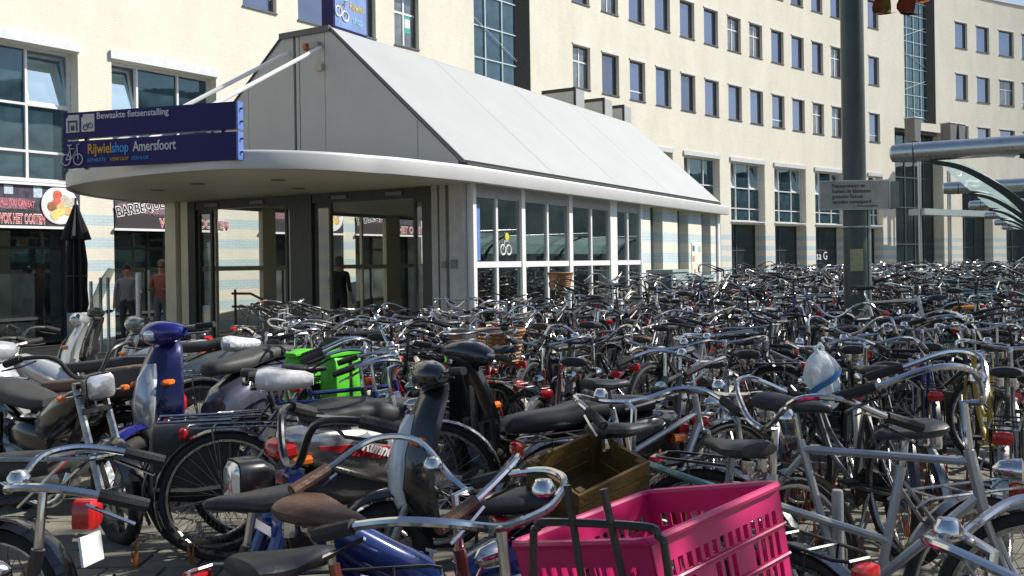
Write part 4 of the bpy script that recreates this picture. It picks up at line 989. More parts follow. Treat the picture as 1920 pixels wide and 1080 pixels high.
# steel rack rails of the nearer rows
for ri, ry in enumerate(rows[:7]):
    xs_ = [c[5] for c in cand if c[4] == ri]
    if len(xs_) < 3: continue
    t = thing('bicycle_rack', 'galvanised rack rails under the %s row of bicycles' % ORD[ri], 'bicycle rack', K(min(xs_), ry), KA, 'bicycle racks')
    L_ = max(xs_) - min(xs_) + .5
    for yy in (-.28, .28):
        b = MB(); b.bx(-.25, L_ - .25, yy - .02, yy + .02, .006, .05); b.obj('rail', M_galv, t)
    for x in [c[5] for c in cand if c[4] == ri]:
        if 'gutter' not in _bc:
            m = MB(); m.tube([(0, -.30, .06), (-.04, -.30, .30), (0, -.30, .36), (.04, -.30, .30), (.04, -.30, .06)], .008, 5); _bc['gutter'] = m.mesh('wheel_hoop', [M_galv])
        put('wheel_hoop', _bc['gutter'], t, loc=(x - min(xs_), 0, 0))
# ------------------------------------------------------------------ scooters and mopeds (x forward)
_sm = {}
def smesh(key, fn, mats, nm):
    if key not in _sm:
        m = MB(); fn(m); _sm[key] = m.mesh(nm, mats)
    return _sm[key]
M_text_w = mat('decal_white', (.72, .72, .72), .4); M_sred = mat('stripe_red', (.42, .02, .03), .3, coat=.5); M_plate = mat('plate_blue', (.40, .58, .66), .4, 0, .15, 20); M_mirror = mat('mirror_glass', (.75, .8, .86), .04, 1, .02)
def paint(nm, c, metal=.3): return mat('paint_' + nm, c, .22, metal, .1, coat=.8)
def alloy_wheel(root, nm, c, Rr, r, steer=None):
    def rim(m):
        m.torus((0, 0, 0), 'y', Rr - r * .9, .014, 26, 6, flat=2.2); m.lathe((0, 0, 0), [(.02, -.06), (.05, -.05), (.05, .05), (.02, .06)], 12, 0, 'y')
        for k in range(5):
            q = 2 * math.pi * k / 5; c_, s_ = math.cos(q), math.sin(q); t = Vector((-s_, 0, c_))
            a, b = Vector((c_ * .04, 0, s_ * .04)), Vector((c_ * (Rr - r), 0, s_ * (Rr - r)))
            m.loft([[a + t * .024 + Vector((0, .022, 0)), a - t * .024 + Vector((0, .022, 0)), a - t * .024 - Vector((0, .022, 0)), a + t * .024 - Vector((0, .022, 0))], [b + t * .034 + Vector((0, .016, 0)), b - t * .034 + Vector((0, .016, 0)), b - t * .034 - Vector((0, .016, 0)), b + t * .034 - Vector((0, .016, 0))]], 0, True)
        m.torus((0, 0, 0), 'y', .085, .004, 20, 4, 0)
    M = Matrix.Translation(c)
    if steer is not None: M = steer @ M
    w = put(nm, smesh(('rim', Rr), rim, [M_rim], nm), root, M=M @ Matrix.Rotation(RND.random() * 3, 4, 'Y'))
    put('tyre', smesh(('tyre', Rr), lambda m: m.torus((0, 0, 0), 'y', Rr - r, r, 30, 10), [M_rubber], 'tyre'), w); return w
def scooter(X, Y, head, main, second, seat, label, steer=.2, stripe=None, lean=.13, text=None, mirrors=(1, -1), plate=True, screen=False, group='parked scooters and mopeds', top_box=False, z=0, scale=1.0, shield=None, rear=None):
    root = put('scooter', None, None, label=label, cat='scooter', group=group)
    root.matrix_world = Matrix.Translation((X, Y, z)) @ Matrix.Rotation(head, 4, 'Z') @ Matrix.Rotation(lean, 4, 'X') @ Matrix.Scale(scale, 4)
    S = steer_matrix(steer, .44)
    def P(key, nm, fn, mats, M=None, parent=None): return put(nm, smesh(key, fn, [M_black] * len(mats), nm), parent or root, M=M, mats=mats)
    def body(m):
        m.sell([(-.93, 0, .70, .04, .035), (-.90, 0, .69, .09, .07), (-.75, 0, .66, .155, .115), (-.5, 0, .60, .185, .16), (-.25, 0, .53, .18, .18), (-.05, 0, .46, .15, .17), (.02, 0, .42, .12, .13)], 18, 0, 'x', 2.8)
    b_ = P('body', 'body', body, [rear or main])
    def under(m):
        m.sell([(-.80, 0, .48, .06, .05), (-.6, 0, .43, .12, .10), (-.3, 0, .38, .13, .11), (0, 0, .33, .12, .08), (.05, 0, .32, .1, .05)], 12, 0, 'x', 3)
        m.box((-.45, .10, .24), (.46, .09, .14)); m.box((-.28, 0, .30), (.28, .24, .16)); m.tube([(-.62, .12, .24), (-.70, .13, .52)], .02, 8)
        for k in range(6): m.torus((-.70 + .02, .13, .28 + .035 * k), 'z', .032, .006, 12, 4)
    P('under', 'engine', under, [M_dgrey])
    P('exhaust', 'exhaust', lambda m: m.tube([(-.15, -.12, .22), (-.35, -.15, .24), (-.5, -.17, .29), (-.86, -.18, .36), (-.90, -.18, .365)], [.016, .02, .05, .052, .03], 12), [M_steel])
    def seat_(m):
        m.sell([(-.78, 0, .80, .05, .02), (-.75, 0, .805, .12, .04), (-.55, 0, .81, .145, .055), (-.35, 0, .79, .145, .055), (-.25, 0, .765, .14, .055), (-.08, 0, .755, .125, .055), (.03, 0, .75, .08, .045), (.06, 0, .74, .04, .02)], 16, 0, 'x', 3)
    P('seat', 'seat', seat_, [seat])
    def floor(m):
        m.prism([(.0, -.15, .30), (.44, -.17, .30), (.50, -.12, .36), (.50, .12, .36), (.44, .17, .30), (.0, .15, .30)], (0, 0, .045)); m.tube([(.02, -.10, .29), (.40, -.10, .29)], .022, 6); m.tube([(.02, .10, .29), (.40, .10, .29)], .022, 6)
    P('floor', 'floor_board', floor, [M_dgrey])
    def apron(m):
        rings = []
        for z, x, w, bow in ((.26, .47, .10, .05), (.34, .52, .165, .07), (.50, .56, .205, .09), (.66, .545, .20, .09), (.80, .50, .165, .075), (.92, .45, .12, .06), (.97, .43, .08, .04)):
            rings.append([(x - .02 + bow, 0, z), (x - .02 + bow * .62, w * .6, z), (x - .045, w, z), (x - .075, w * .95, z), (x - .06 + bow * .3, w * .5, z), (x - .07 + bow * .4, 0, z), (x - .06 + bow * .3, -w * .5, z), (x - .075, -w * .95, z), (x - .045, -w, z), (x - .02 + bow * .62, -w * .6, z)])
        m.loft([[Vector(p) for p in r] for r in rings], 0, True)
    a_ = P('apron', 'leg_shield', apron, [shield or main])
    P('nose', 'nose_panel', lambda m: m.sell([(.40, 0, .585, .05, .03), (.48, 0, .605, .085, .045), (.62, 0, .60, .095, .05), (.76, 0, .565, .07, .045), (.84, 0, .53, .04, .02)], 12, 0, 'z', 2.3), [second])
    P('fender', 'front_fender', lambda m: m.loft([[Vector((.66 + math.cos(q) * r_, y_, .22 + math.sin(q) * r_)) for r_, y_ in ((.25, -.075), (.275, -.045), (.28, 0), (.275, .045), (.25, .075), (.245, .07), (.262, .04), (.268, 0), (.262, -.04), (.245, -.07))] for q in [R(a) for a in range(10, 171, 16)]], 0, True), [main], S)
    def fork(m):
        for y in (-.075, .075): m.tube([(.50, y * .8, .60), (.66, y, .22)], [.022, .026], 8)
        m.tube([(.45, 0, .95), (.52, 0, .55)], .025, 8)
    P('fork', 'front_fork', fork, [M_engine], S)
    P('headset', 'headset', lambda m: m.sell([(-.17, .40, 1.02, .03, .03), (-.14, .42, 1.02, .06, .05), (-.05, .44, 1.02, .085, .075), (.05, .44, 1.02, .085, .075), (.14, .42, 1.02, .06, .05), (.17, .40, 1.02, .03, .03)], 12, 0, 'y', 2.4), [main], S)
    hb = P('bars', 'handlebar', lambda m: m.tube([(.33, -.34, 1.045), (.38, -.2, 1.04), (.40, 0, 1.03), (.38, .2, 1.04), (.33, .34, 1.045)], .013, 8), [M_steel], S)
    for sd in (1, -1):
        P(('sgrip', sd), 'grip', lambda m: (m.tube([(.325, sd * .355, 1.045), (.36, sd * .24, 1.043)], .019, 8), m.tube([(.40, sd * .22, 1.03), (.41, sd * .30, 1.02), (.37, sd * .36, 1.02)], .006, 5, 0)), [M_rubber], None, hb)
        if sd in mirrors:
            P(('mir', sd), 'mirror', lambda m: (m.tube([(.40, sd * .2, 1.06), (.41, sd * .27, 1.22)], .006, 6, 0), m.lathe((.41, sd * .29, 1.26), [(.001, .014), (.05, .012), (.058, 0), (.05, -.006), (.001, -.008)], 16, 0, 'x'), m.lathe((.41, sd * .29, 1.26), [(.052, -.009), (.001, -.010)], 16, 1, 'x')), [M_black, M_mirror], None, hb)
    P('hl', 'headlight', lambda m: m.sell([(.47, 0, 1.02, .07, .05), (.515, 0, 1.015, .065, .042), (.53, 0, 1.01, .03, .02)], 12, 0, 'x', 2.4), [M_clear], S)
    for sd in (1, -1):
        P(('ind', sd), 'indicator', lambda m: m.sell([(.50, sd * .14, .72, .02, .02), (.555, sd * .13, .72, .03, .022), (.575, sd * .125, .72, .015, .01)], 8, 0, 'x', 2.2), [M_orange])
        P(('indr', sd), 'rear_indicator', lambda m: m.sell([(-.93, sd * .11, .62, .015, .015), (-.90, sd * .115, .62, .03, .025), (-.84, sd * .12, .62, .03, .025)], 8, 0, 'x', 2.2), [M_orange])
    P('tail', 'tail_light', lambda m: m.sell([(-.985, 0, .655, .05, .02), (-.965, 0, .66, .085, .042), (-.90, 0, .67, .095, .05)], 12, 0, 'x', 3), [M_red])
    P('tailf', 'rear_fender', lambda m: m.prism([(-.86, -.085, .60), (-.98, -.07, .40), (-1.02, -.06, .33), (-1.02, .06, .33), (-.98, .07, .40), (-.86, .085, .60)], (.02, 0, .01)), [M_dgrey])
    if plate: P('plate', 'number_plate', lambda m: m.box((-1.01, 0, .45), (.012, .12, .15), 0, Matrix.Rotation(R(14), 3, 'Y')), [M_plate])
    P('rail', 'grab_rail', lambda m: m.tube([(-.55, -.15, .79), (-.78, -.15, .83), (-.90, -.09, .845), (-.92, 0, .848), (-.90, .09, .845), (-.78, .15, .83), (-.55, .15, .79)], .011, 6), [M_dgrey])
    if stripe is not None:
        for sd in (1, -1):
            # swoosh panel riding on the side of the body
            P(('swoosh', sd), 'side_stripe', lambda m: m.loft([[Vector((x, sd * (w + .008), z + d)), Vector((x, sd * (w + .008), z - d)), Vector((x, sd * (w - .02), z - d)), Vector((x, sd * (w - .02), z + d))] for x, w, z, d in ((-.80, .140, .675, .006), (-.6, .176, .64, .030), (-.4, .187, .60, .034), (-.2, .182, .545, .022), (-.06, .157, .49, .005))], 0, True), [stripe])
    if text:
        for sd in (-1,):
            M = Matrix.Translation((-.58, -.202, .645)) @ Matrix.Rotation(R(20), 4, 'Y') @ Matrix.Rotation(R(90), 4, 'X')
            put('lettering', text_mesh(text, .085, M_text_w, shear=.3, bold=.002), b_, M=M)
    if screen:
        P('screen', 'wind_screen', lambda m: m.loft([[Vector((x, w, z)), Vector((x + .05, 0, z)), Vector((x, -w, z)), Vector((x - .006, -w, z)), Vector((x + .044, 0, z)), Vector((x - .006, w, z))] for x, w, z in ((.47, .20, 1.02), (.42, .26, 1.2), (.33, .26, 1.42), (.25, .17, 1.58))], 0, True), [glass_thin('screen_glass', (.75, .78, .78), 1.5, .12)], S)
    if top_box:
        P('topbox', 'top_box', lambda m: m.sell([(-1.02, 0, 1.0, .14, .10), (-1.0, 0, 1.0, .18, .14), (-.72, 0, 1.0, .19, .15), (-.70, 0, 1.0, .16, .12)], 16, 0, 'x', 4), [M_dgrey])
    alloy_wheel(root, 'rear_wheel', (-.62, 0, .22), .22, .055); alloy_wheel(root, 'front_wheel', (.66, 0, .22), .22, .05, S)
    P('stand', 'side_stand', lambda m: m.tube([(-.1, .12, .28), (-.18, .26, .02)], .012, 6), [M_dgrey])
    return root
def moped(X, Y, head, main, second, seat, label, steer=.15, lean=.1, text=None, plate_text=None, spoked=True, group='parked scooters and mopeds', box=False, z=0, name='moped', tankc=None, mirrors=(), barm=None, forkm=None, fat=False, solo=False):
    root = put(name, None, None, label=label, cat=name, group=group)
    root.matrix_world = Matrix.Translation((X, Y, z)) @ Matrix.Rotation(head, 4, 'Z') @ Matrix.Rotation(lean, 4, 'X')
    S = steer_matrix(steer, .48)
    def P(key, nm, fn, mats, M=None, parent=None): return put(nm, smesh(('mp',) + (key if isinstance(key, tuple) else (key,)), fn, [M_black] * len(mats), nm), parent or root, M=M, mats=mats)
    def frame(m):
        m.tube(cr([(.46, 0, .86), (.30, 0, .62), (.10, 0, .44), (-.15, 0, .42), (-.45, 0, .62), (-.72, 0, .72)], 4), .032, 8)
        for y in (-.11, .11): m.tube([(-.10, y * .6, .36), (-.58, y, .29)], .02, 6); m.tube([(-.58, y, .30), (-.48, y, .66)], .026, 8); m.tube([(-.50, y * .8, .66), (-.80, y * .8, .70)], .012, 6)
        m.tube([(.50, 0, .72), (.44, 0, .93)], .03, 8)
    P('frame', 'frame', frame, [main])
    if solo: tk = P('slimtank', 'fuel_tank', lambda m: m.sell([(-.02, 0, .52, .04, .04), (.02, 0, .54, .065, .07), (.14, 0, .60, .075, .08), (.28, 0, .69, .07, .075), (.38, 0, .76, .05, .05), (.42, 0, .79, .03, .02)], 14, 0, 'x', 2.6), [tankc or main])
    else: tk = P('tank', 'fuel_tank', lambda m: m.sell([(-.10, 0, .60, .05, .05), (-.06, 0, .62, .09, .10), (.08, 0, .66, .115, .12), (.24, 0, .73, .11, .11), (.36, 0, .79, .08, .08), (.42, 0, .83, .04, .03)], 14, 0, 'x', 2.6), [tankc or main])
    if text:
        for sd in (-1, 1):
            M = Matrix.Translation((-.02 if sd < 0 else .28, sd * (.082 if solo else .124), .56 if solo else .62)) @ (Matrix() if sd < 0 else Matrix.Rotation(math.pi, 4, 'Z')) @ Matrix.Rotation(R(-18) if sd < 0 else R(18), 4, 'Y') @ Matrix.Rotation(R(90), 4, 'X')
            put('lettering', text_mesh(text, .06, M_text_w, shear=.2, bold=.002), tk, M=M)
    P('sidepanel', 'side_panel', lambda m: m.sell([(-.48, 0, .56, .05, .06), (-.40, 0, .54, .105, .11), (-.18, 0, .52, .105, .12), (-.06, 0, .50, .05, .08)], 12, 0, 'x', 3), [second])
    if solo: P('solo', 'seat', lambda m: m.sell([(-.42, 0, .76, .05, .02), (-.40, 0, .76, .11, .035), (-.28, 0, .755, .11, .035), (-.14, 0, .75, .05, .03), (-.08, 0, .745, .02, .015)], 16, 0, 'x', 2.6), [seat])
    else: P('seat', 'seat', lambda m: m.sell([(-.86, 0, .83, .05, .02), (-.83, 0, .82, .11, .045), (-.6, 0, .80, .125, .055), (-.3, 0, .765, .125, .05), (-.1, 0, .75, .10, .045), (.0, 0, .755, .06, .03)], 16, 0, 'x', 3.2), [seat])
    if fat: P('fatseat', 'seat_hump', lambda m: m.sell([(-.90, 0, .77, .06, .06), (-.87, 0, .78, .13, .10), (-.65, 0, .78, .155, .115), (-.45, 0, .76, .15, .11), (-.30, 0, .74, .12, .08), (-.22, 0, .73, .06, .04)], 16, 0, 'x', 3.2), [seat])
    P('engine', 'engine', lambda m: (m.sell([(-.22, 0, .27, .07, .07), (-.15, 0, .28, .11, .10), (.05, 0, .29, .11, .10), (.12, 0, .30, .06, .06)], 12, 0, 'x', 3), [m.lathe((.13 + .028 * k, 0, .36 + .012 * k), [(.02, -.009), (.075, -.008), (.075, .008), (.02, .009)], 10, 0, 'x') for k in range(6)]), [M_engine])
    P('exhaust', 'exhaust', lambda m: m.tube(cr([(.24, -.05, .36), (.22, -.12, .22), (.0, -.14, .17), (-.35, -.14, .22), (-.75, -.15, .30), (-.98, -.15, .34)], 3), [.013] * 7 + [.02, .026, .034, .038, .038, .038, .038, .036][:9] if False else .024, 10), [M_chrome])
    def guard(c, a0, a1):
        return lambda m: m.loft([[Vector((c[0] + math.cos(q) * r_, y_, c[1] + math.sin(q) * r_)) for r_, y_ in ((.30, -.06), (.325, -.04), (.33, 0), (.325, .04), (.30, .06), (.297, .055), (.315, .035), (.32, 0), (.315, -.035), (.297, -.055))] for q in [R(a0 + (a1 - a0) * i / 10) for i in range(11)]], 0, True)
    P('gf', 'front_mudguard', guard((.70, .285), 10, 150), [second], S); P('gr', 'rear_mudguard', guard((-.58, .285), 25, 185), [second])
    def fork(m):
        for y in (-.075, .075): m.tube([(.455, y, .90), (.70, y, .285)], [.02, .024], 8)
        m.box((.46, 0, .90), (.06, .17, .03)); m.box((.515, 0, .76), (.06, .17, .03))
    P('fork', 'front_fork', fork, [forkm or M_steel], S)
    hb = P('bars', 'handlebar', lambda m: m.tube(cr([(.26, -.36, 1.06), (.36, -.30, 1.09), (.43, -.16, 1.07), (.45, -.07, .95), (.45, .07, .95), (.43, .16, 1.07), (.36, .30, 1.09), (.26, .36, 1.06)], 4), .0125, 8), [barm or M_chrome], S)
    for sd in (1, -1):
        P(('g', sd), 'grip', lambda m: (m.tube([(.25, sd * .365, 1.058), (.345, sd * .31, 1.088)], .021, 8), m.tube([(.40, sd * .25, 1.07), (.40, sd * .33, 1.05), (.30, sd * .40, 1.03)], .006, 5)), [M_rubber], None, hb)
        if sd in mirrors: P(('m', sd), 'mirror', lambda m: (m.tube([(.38, sd * .24, 1.08), (.40, sd * .32, 1.25)], .006, 6), m.lathe((.40, sd * .34, 1.29), [(.001, .012), (.05, .01), (.055, 0), (.001, -.008)], 16, 0, 'x'), m.lathe((.40, sd * .34, 1.29), [(.05, -.009), (.001, -.010)], 16, 1, 'x')), [M_black, M_mirror], None, hb)
    P('hl', 'headlight', lambda m: (m.sell([(.52, 0, .90, .06, .05), (.56, 0, .90, .085, .075), (.63, 0, .90, .085, .075)], 14, 0, 'x', 5), m.sell([(.632, 0, .90, .078, .068), (.645, 0, .90, .06, .05)], 14, 1, 'x', 5)), [M_black, M_clear], S)
    for sd in (1, -1):
        P(('i', sd), 'indicator', lambda m: (m.tube([(.52, 0, .85), (.52, sd * .17, .85)], .006, 5), m.sell([(.50, sd * .18, .85, .022, .016), (.53, sd * .18, .85, .025, .018), (.54, sd * .18, .85, .014, .01)], 8, 1, 'x', 2.4)), [M_chrome, M_orange], S)
    P('tl', 'tail_light', lambda m: m.sell([(-.98, 0, .62, .035, .04), (-.965, 0, .62, .05, .06), (-.90, 0, .62, .05, .06)], 12, 0, 'x', 4), [M_red])
    pl = P('plate', 'number_plate', lambda m: m.box((-.955, 0, .49), (.01, .16, .11), 0, Matrix.Rotation(R(10), 3, 'Y')), [M_white if plate_text else M_plate])
    if not solo: P('rk', 'rear_rack', lambda m: (m.tube([(-.55, -.12, .84), (-1.0, -.12, .84), (-1.02, 0, .84), (-1.0, .12, .84), (-.55, .12, .84)], .009, 6), m.tube([(-.70, -.12, .84), (-.70, .12, .84)], .007, 5), m.tube([(-.86, -.12, .84), (-.86, .12, .84)], .007, 5), m.tube([(-.9, -.11, .835), (-.72, -.10, .66)], .008, 5), m.tube([(-.9, .11, .835), (-.72, .10, .66)], .008, 5)), [M_chrome])
    for nm, c, MM in (('rear_wheel', (-.58, 0, .285), Matrix()), ('front_wheel', (.70, 0, .285), S)):
        if spoked:
            w = put(nm, smesh(('mrim',), lambda m: (m.torus((0, 0, 0), 'y', .235, .014, 30, 6, flat=1.5), m.lathe((0, 0, 0), [(.02, -.06), (.055, -.05), (.055, .05), (.02, .06)], 12, 0, 'y')), [M_rim], nm), root, M=MM @ Matrix.Translation(c))
            put('tyre', smesh(('mtyre',), lambda m: m.torus((0, 0, 0), 'y', .258, .03, 32, 8), [M_rubber], 'tyre'), w)
            def sp(m):
                for i in range(28):
                    q = 2 * math.pi * i / 28; sd = .04 if i % 2 else -.04; m.tube([(.045 * math.cos(q + .4), sd, .045 * math.sin(q + .4)), (.228 * math.cos(q), 0, .228 * math.sin(q))], .0018, 3, 0, False)
            s_ = put('spokes', smesh(('mspk',), sp, [M_chrome], 'spokes'), w); s_['kind'] = 'stuff'
        else: alloy_wheel(root, nm, c, .285, .04, S if nm == 'front_wheel' else None)
    P('st', 'side_stand', lambda m: m.tube([(-.1, .10, .28), (-.16, .26, .02)], .012, 6), [M_dgrey])
    if box: P('bag', 'side_bag', lambda m: m.sell([(-.95, .19, .60, .05, .12), (-.93, .19, .60, .07, .15), (-.60, .19, .60, .07, .15), (-.58, .19, .60, .05, .12)], 12, 0, 'x', 5), [M_vinyl])
    return root

P_silver = paint('silver', (.46, .45, .43), .7); P_blue = paint('blue', (.018, .022, .20), .3); P_white = paint('white', (.72, .73, .73), 0); P_blk = paint('black', (.012, .012, .014), .1)
P_orange = paint('orange', (.75, .11, .03), .1); P_lgrey = paint('lightgrey', (.52, .55, .56), .5); P_navy = paint('navy', (.012, .035, .17), .3); P_red = paint('dred', (.13, .008, .01), .1); P_gsea = paint('greygreen', (.22, .24, .23), .5)
M_seatd = mat('seat_charcoal', (.035, .037, .036), .6, 0, .2, bump=.15); M_seatb = mat('seat_brown', (.12, .078, .052), .5, 0, .2, bump=.15)
# near and middle left
scooter(-.61, 5.35, R(50), P_blk, P_blk, M_seatd, 'silver scooter with dark red stripe and white script beside the blue moped', stripe=M_sred, text='Runner', steer=.1, lean=.1, mirrors=(), rear=P_silver)
scooter(.02, 4.62, R(202), P_blk, P_white, M_vinyl, 'black scooter with white front panel in the middle foreground', steer=-.15, mirrors=(), lean=.08)
scooter(-2.12, 6.74, R(246), P_blue, P_lgrey, M_seatd, 'blue scooter with glossy blue headset left of the kiosk doors', steer=-.1, mirrors=(), lean=.08, scale=1.1, shield=paint('deep_blue', (.012, .012, .075), .3), rear=paint('slate', (.10, .105, .15), .5))
scooter(-3.63, 6.6, R(-55), P_lgrey, P_lgrey, M_vinyl, 'silver grey scooter cut by the left picture edge', steer=.15, lean=.1, mirrors=())
scooter(-3.35, 9.4, R(198), P_gsea, P_blk, M_seatd, 'grey scooter behind the orange winged motorcycle', steer=.2, lean=.1, mirrors=(1,))
scooter(-4.75, 11.6, R(185), P_blk, P_lgrey, M_vinyl, 'black scooter with windscreen in front of the striped pier', steer=.1, screen=True, mirrors=(), lean=.05)
scooter(-4.3, 10.2, R(192), P_lgrey, P_blk, M_seatd, 'pale grey scooter in front of the windscreen scooter', steer=-.1, lean=.1, mirrors=())
moped(-3.72, 7.7, R(176), P_lgrey, P_orange, M_seatd, 'silver motorcycle with orange mudguards at the left', spoked=False, steer=.1, name='motorcycle', lean=.08, tankc=P_lgrey, barm=M_black)
moped(-3.27, 6.45, R(180), P_blk, P_blk, M_seatb, 'black moped with thick brown seat behind the square headlight', spoked=False, steer=.1, lean=.08, fat=True, barm=M_black)
moped(-2.77, 5.72, R(-38), P_blk, P_blk, M_seatd, 'black moped with square headlight facing the viewer at the left', spoked=False, steer=-.1, lean=.08, barm=M_black)
moped(-2.58, 3.55, R(178), P_blk, P_blk, M_seatd, 'black moped in the bottom left corner with red tail light', plate_text='x', steer=.2, lean=.1)
moped(-.25, 3.0, R(200), P_navy, P_navy, M_vinyl, 'blue moped with white lettering at the bottom centre left', text='Tomos', steer=.2, lean=.06, barm=M_black, forkm=P_navy, solo=True)

# ------------------------------------------------------------------ bicycles parked loose in the foreground
HG = 'bicycles parked loose in the foreground'
def hero(px, z_bar, Y, head, at='bar', **k):
    # px: where its bar (or saddle) stands across the view, Y: how far off
    lx = {'bar': .33, 'sad': -.25, 'mid': 0, 'rear': -.54, 'front': .56}[at]
    X = (px - 960) / 1750 * Y; h = R(head)
    return bike(X - lx * math.cos(h), Y - lx * math.sin(h), h, 0, z=z_bar, group=HG, **k)
pink_bike = hero(945, -.02, 2.02, -35, frame='lady', col='copper red', sad='brown', bar='swept', steer=0, guard='black', light=False, label='copper red bicycle with brown saddle carrying the pink crate')
hero(860, -.03, 2.5, 48, scale=.97, frame='lady', col='maroon', sad='black', bar='high', grips=M_brown, guard='steel', label='maroon bicycle with brown grips and chrome bar left of the ochre crate')
bike(.63, 3.42, R(30), 0, group=HG, frame='gent', col='black', bar='straight', guard='black', label='black bicycle carrying the ochre wooden crate on its rack', lean=-.08)
hero(60, -.03, 2.45, 188, frame='lady', col='black', sad='black', guard='steel', label='black bicycle with chrome bar and thick black grip at the left edge', steer=.15)
hero(383, 0, 5.2, 12, at='rear', frame='lady', col='black', bar='high', guard='black', spin=.3, label='black bicycle with black pannier bag near the motorcycle', lean=-.05)
hero(470, 0, 5.35, 25, at='rear', frame='gent', col='navy blue', bar='straight', guard='steel', label='blue bicycle with chrome mudguards behind the silver scooter', lean=-.06)
hero(525, 0, 4.95, 8, at='sad', frame='lady', col='silver', cover=mat('white_plastic_bag', (.70, .69, .67), .35, 0, .1, bump=.5, bscale=30), label='silver bicycle with white plastic over its saddle')
hero(700, .0, 5.25, 14, at='bar', frame='gent', col='navy blue', sad='black', bar='swept', guard='black', label='navy blue bicycle with long straight top tube before the green bags', steer=.3)
hero(445, 0, 7.3, 20, at='sad', frame='lady', col='black', cover=mat('leopard_cover', (.52, .52, .54), .5, 0, .8, 60), label='black bicycle with spotted saddle cover near the red handrails')
bike(-1.1, 6.75, R(65), 0, z=.08, group=HG, frame='lady', col='dark green', label='bicycle carrying bright green double panniers')
hero(1180, 0, 3.5, 118, at='bar', frame='gent', col='teal', sad='black', guard='steel', bar='swept', label='teal and chrome bicycle right of the ochre crate', steer=-.1)
hero(1440, 0, 3.05, 200, at='bar', frame='low', col='silver', sad='black', bar='high', guard='steel', label='silver bicycle with black grip behind the pink crate', steer=-.1)
hero(1815, .10, 2.9, -36, at='bar', frame='gent', col='silver', bar='high', guard='steel', label='silver framed bicycle with steep fork and wide chrome bar at the right', steer=.1, light=True)
hero(1835, -.03, 1.85, 128, at='bar', frame='gent', col='black', bar='swept', guard='steel', label='chrome handled bicycle in the bottom right corner', steer=.05, light=False)
hero(1680, 0, 4.9, 80, at='rear', frame='gent', col='black', bar='swept', guard='black', label='black bicycle with large rear wheel facing the viewer at right', steer=.05)
hero(1880, 0, 4.6, 60, at='rear', frame='lady', col='dark grey', bar='swept', guard='steel', label='dark grey bicycle cut by the right picture edge')
hero(1320, 0, 5.2, 70, at='rear', frame='lady', col='silver', bar='swept', guard='cream', label='silver bicycle with cream mudguard behind the steel post')
hero(1230, 0, 5.5, 250, at='front', frame='gent', col='dark grey', bar='swept', guard='steel', label='dark grey bicycle facing the viewer near the ochre crate')
hero(1420, 0, 5.7, 95, at='rear', frame='gent', col='black', bar='straight', guard='black', label='black bicycle behind the silver one at the steel post')
hero(1530, 0, 5.6, 100, at='bar', frame='lady', col='dark grey', bar='swept', guard='steel', label='dark bicycle with a white plastic bag hung from its bar', steer=.2)
hero(905, .05, 7.8, 60, at='sad', frame='gent', col='black', sad='white', bar='swept', guard='steel', label='black bicycle with white saddle above the brown wooden crate', tilt=-.1)
hero(1060, 0, 5.4, 75, at='rear', frame='gent', col='black', bar='high', guard='cream', label='black bicycle with cream mudguard behind the black scooter')
hero(1000, 0, 5.9, 255, at='front', frame='lady', col='maroon', bar='swept', guard='steel', label='maroon bicycle facing the viewer beside the wooden crate')
hero(820, 0, 6.2, 70, at='rear', frame='gent', col='red', bar='swept', guard='steel', label='red bicycle behind the green panniers')
hero(1130, 0, 4.6, 30, at='sad', frame='low', col='silver', bar='swept', guard='steel', label='silver low step bicycle behind the teal one')
hero(1815, 0.05, 10.2, 150, at='sad', frame='gent', col='black', sad='orange', bar='swept', guard='black', label='black bicycle with orange saddle near the shelter columns')
hero(1880, 0, 5.9, 75, at='rear', frame='lady', col='yellow', bar='swept', guard='steel', label='yellow bicycle at the right edge')
hero(1600, 0, 5.9, 72, at='rear', frame='lady', col='black', bar='high', guard='cream', label='black bicycle with pale rear mudguard left of the yellow one')
hero(1745, 0, 6.0, 70, at='rear', frame='gent', col='navy blue', bar='swept', guard='black', label='navy bicycle with square red rear light at the right')

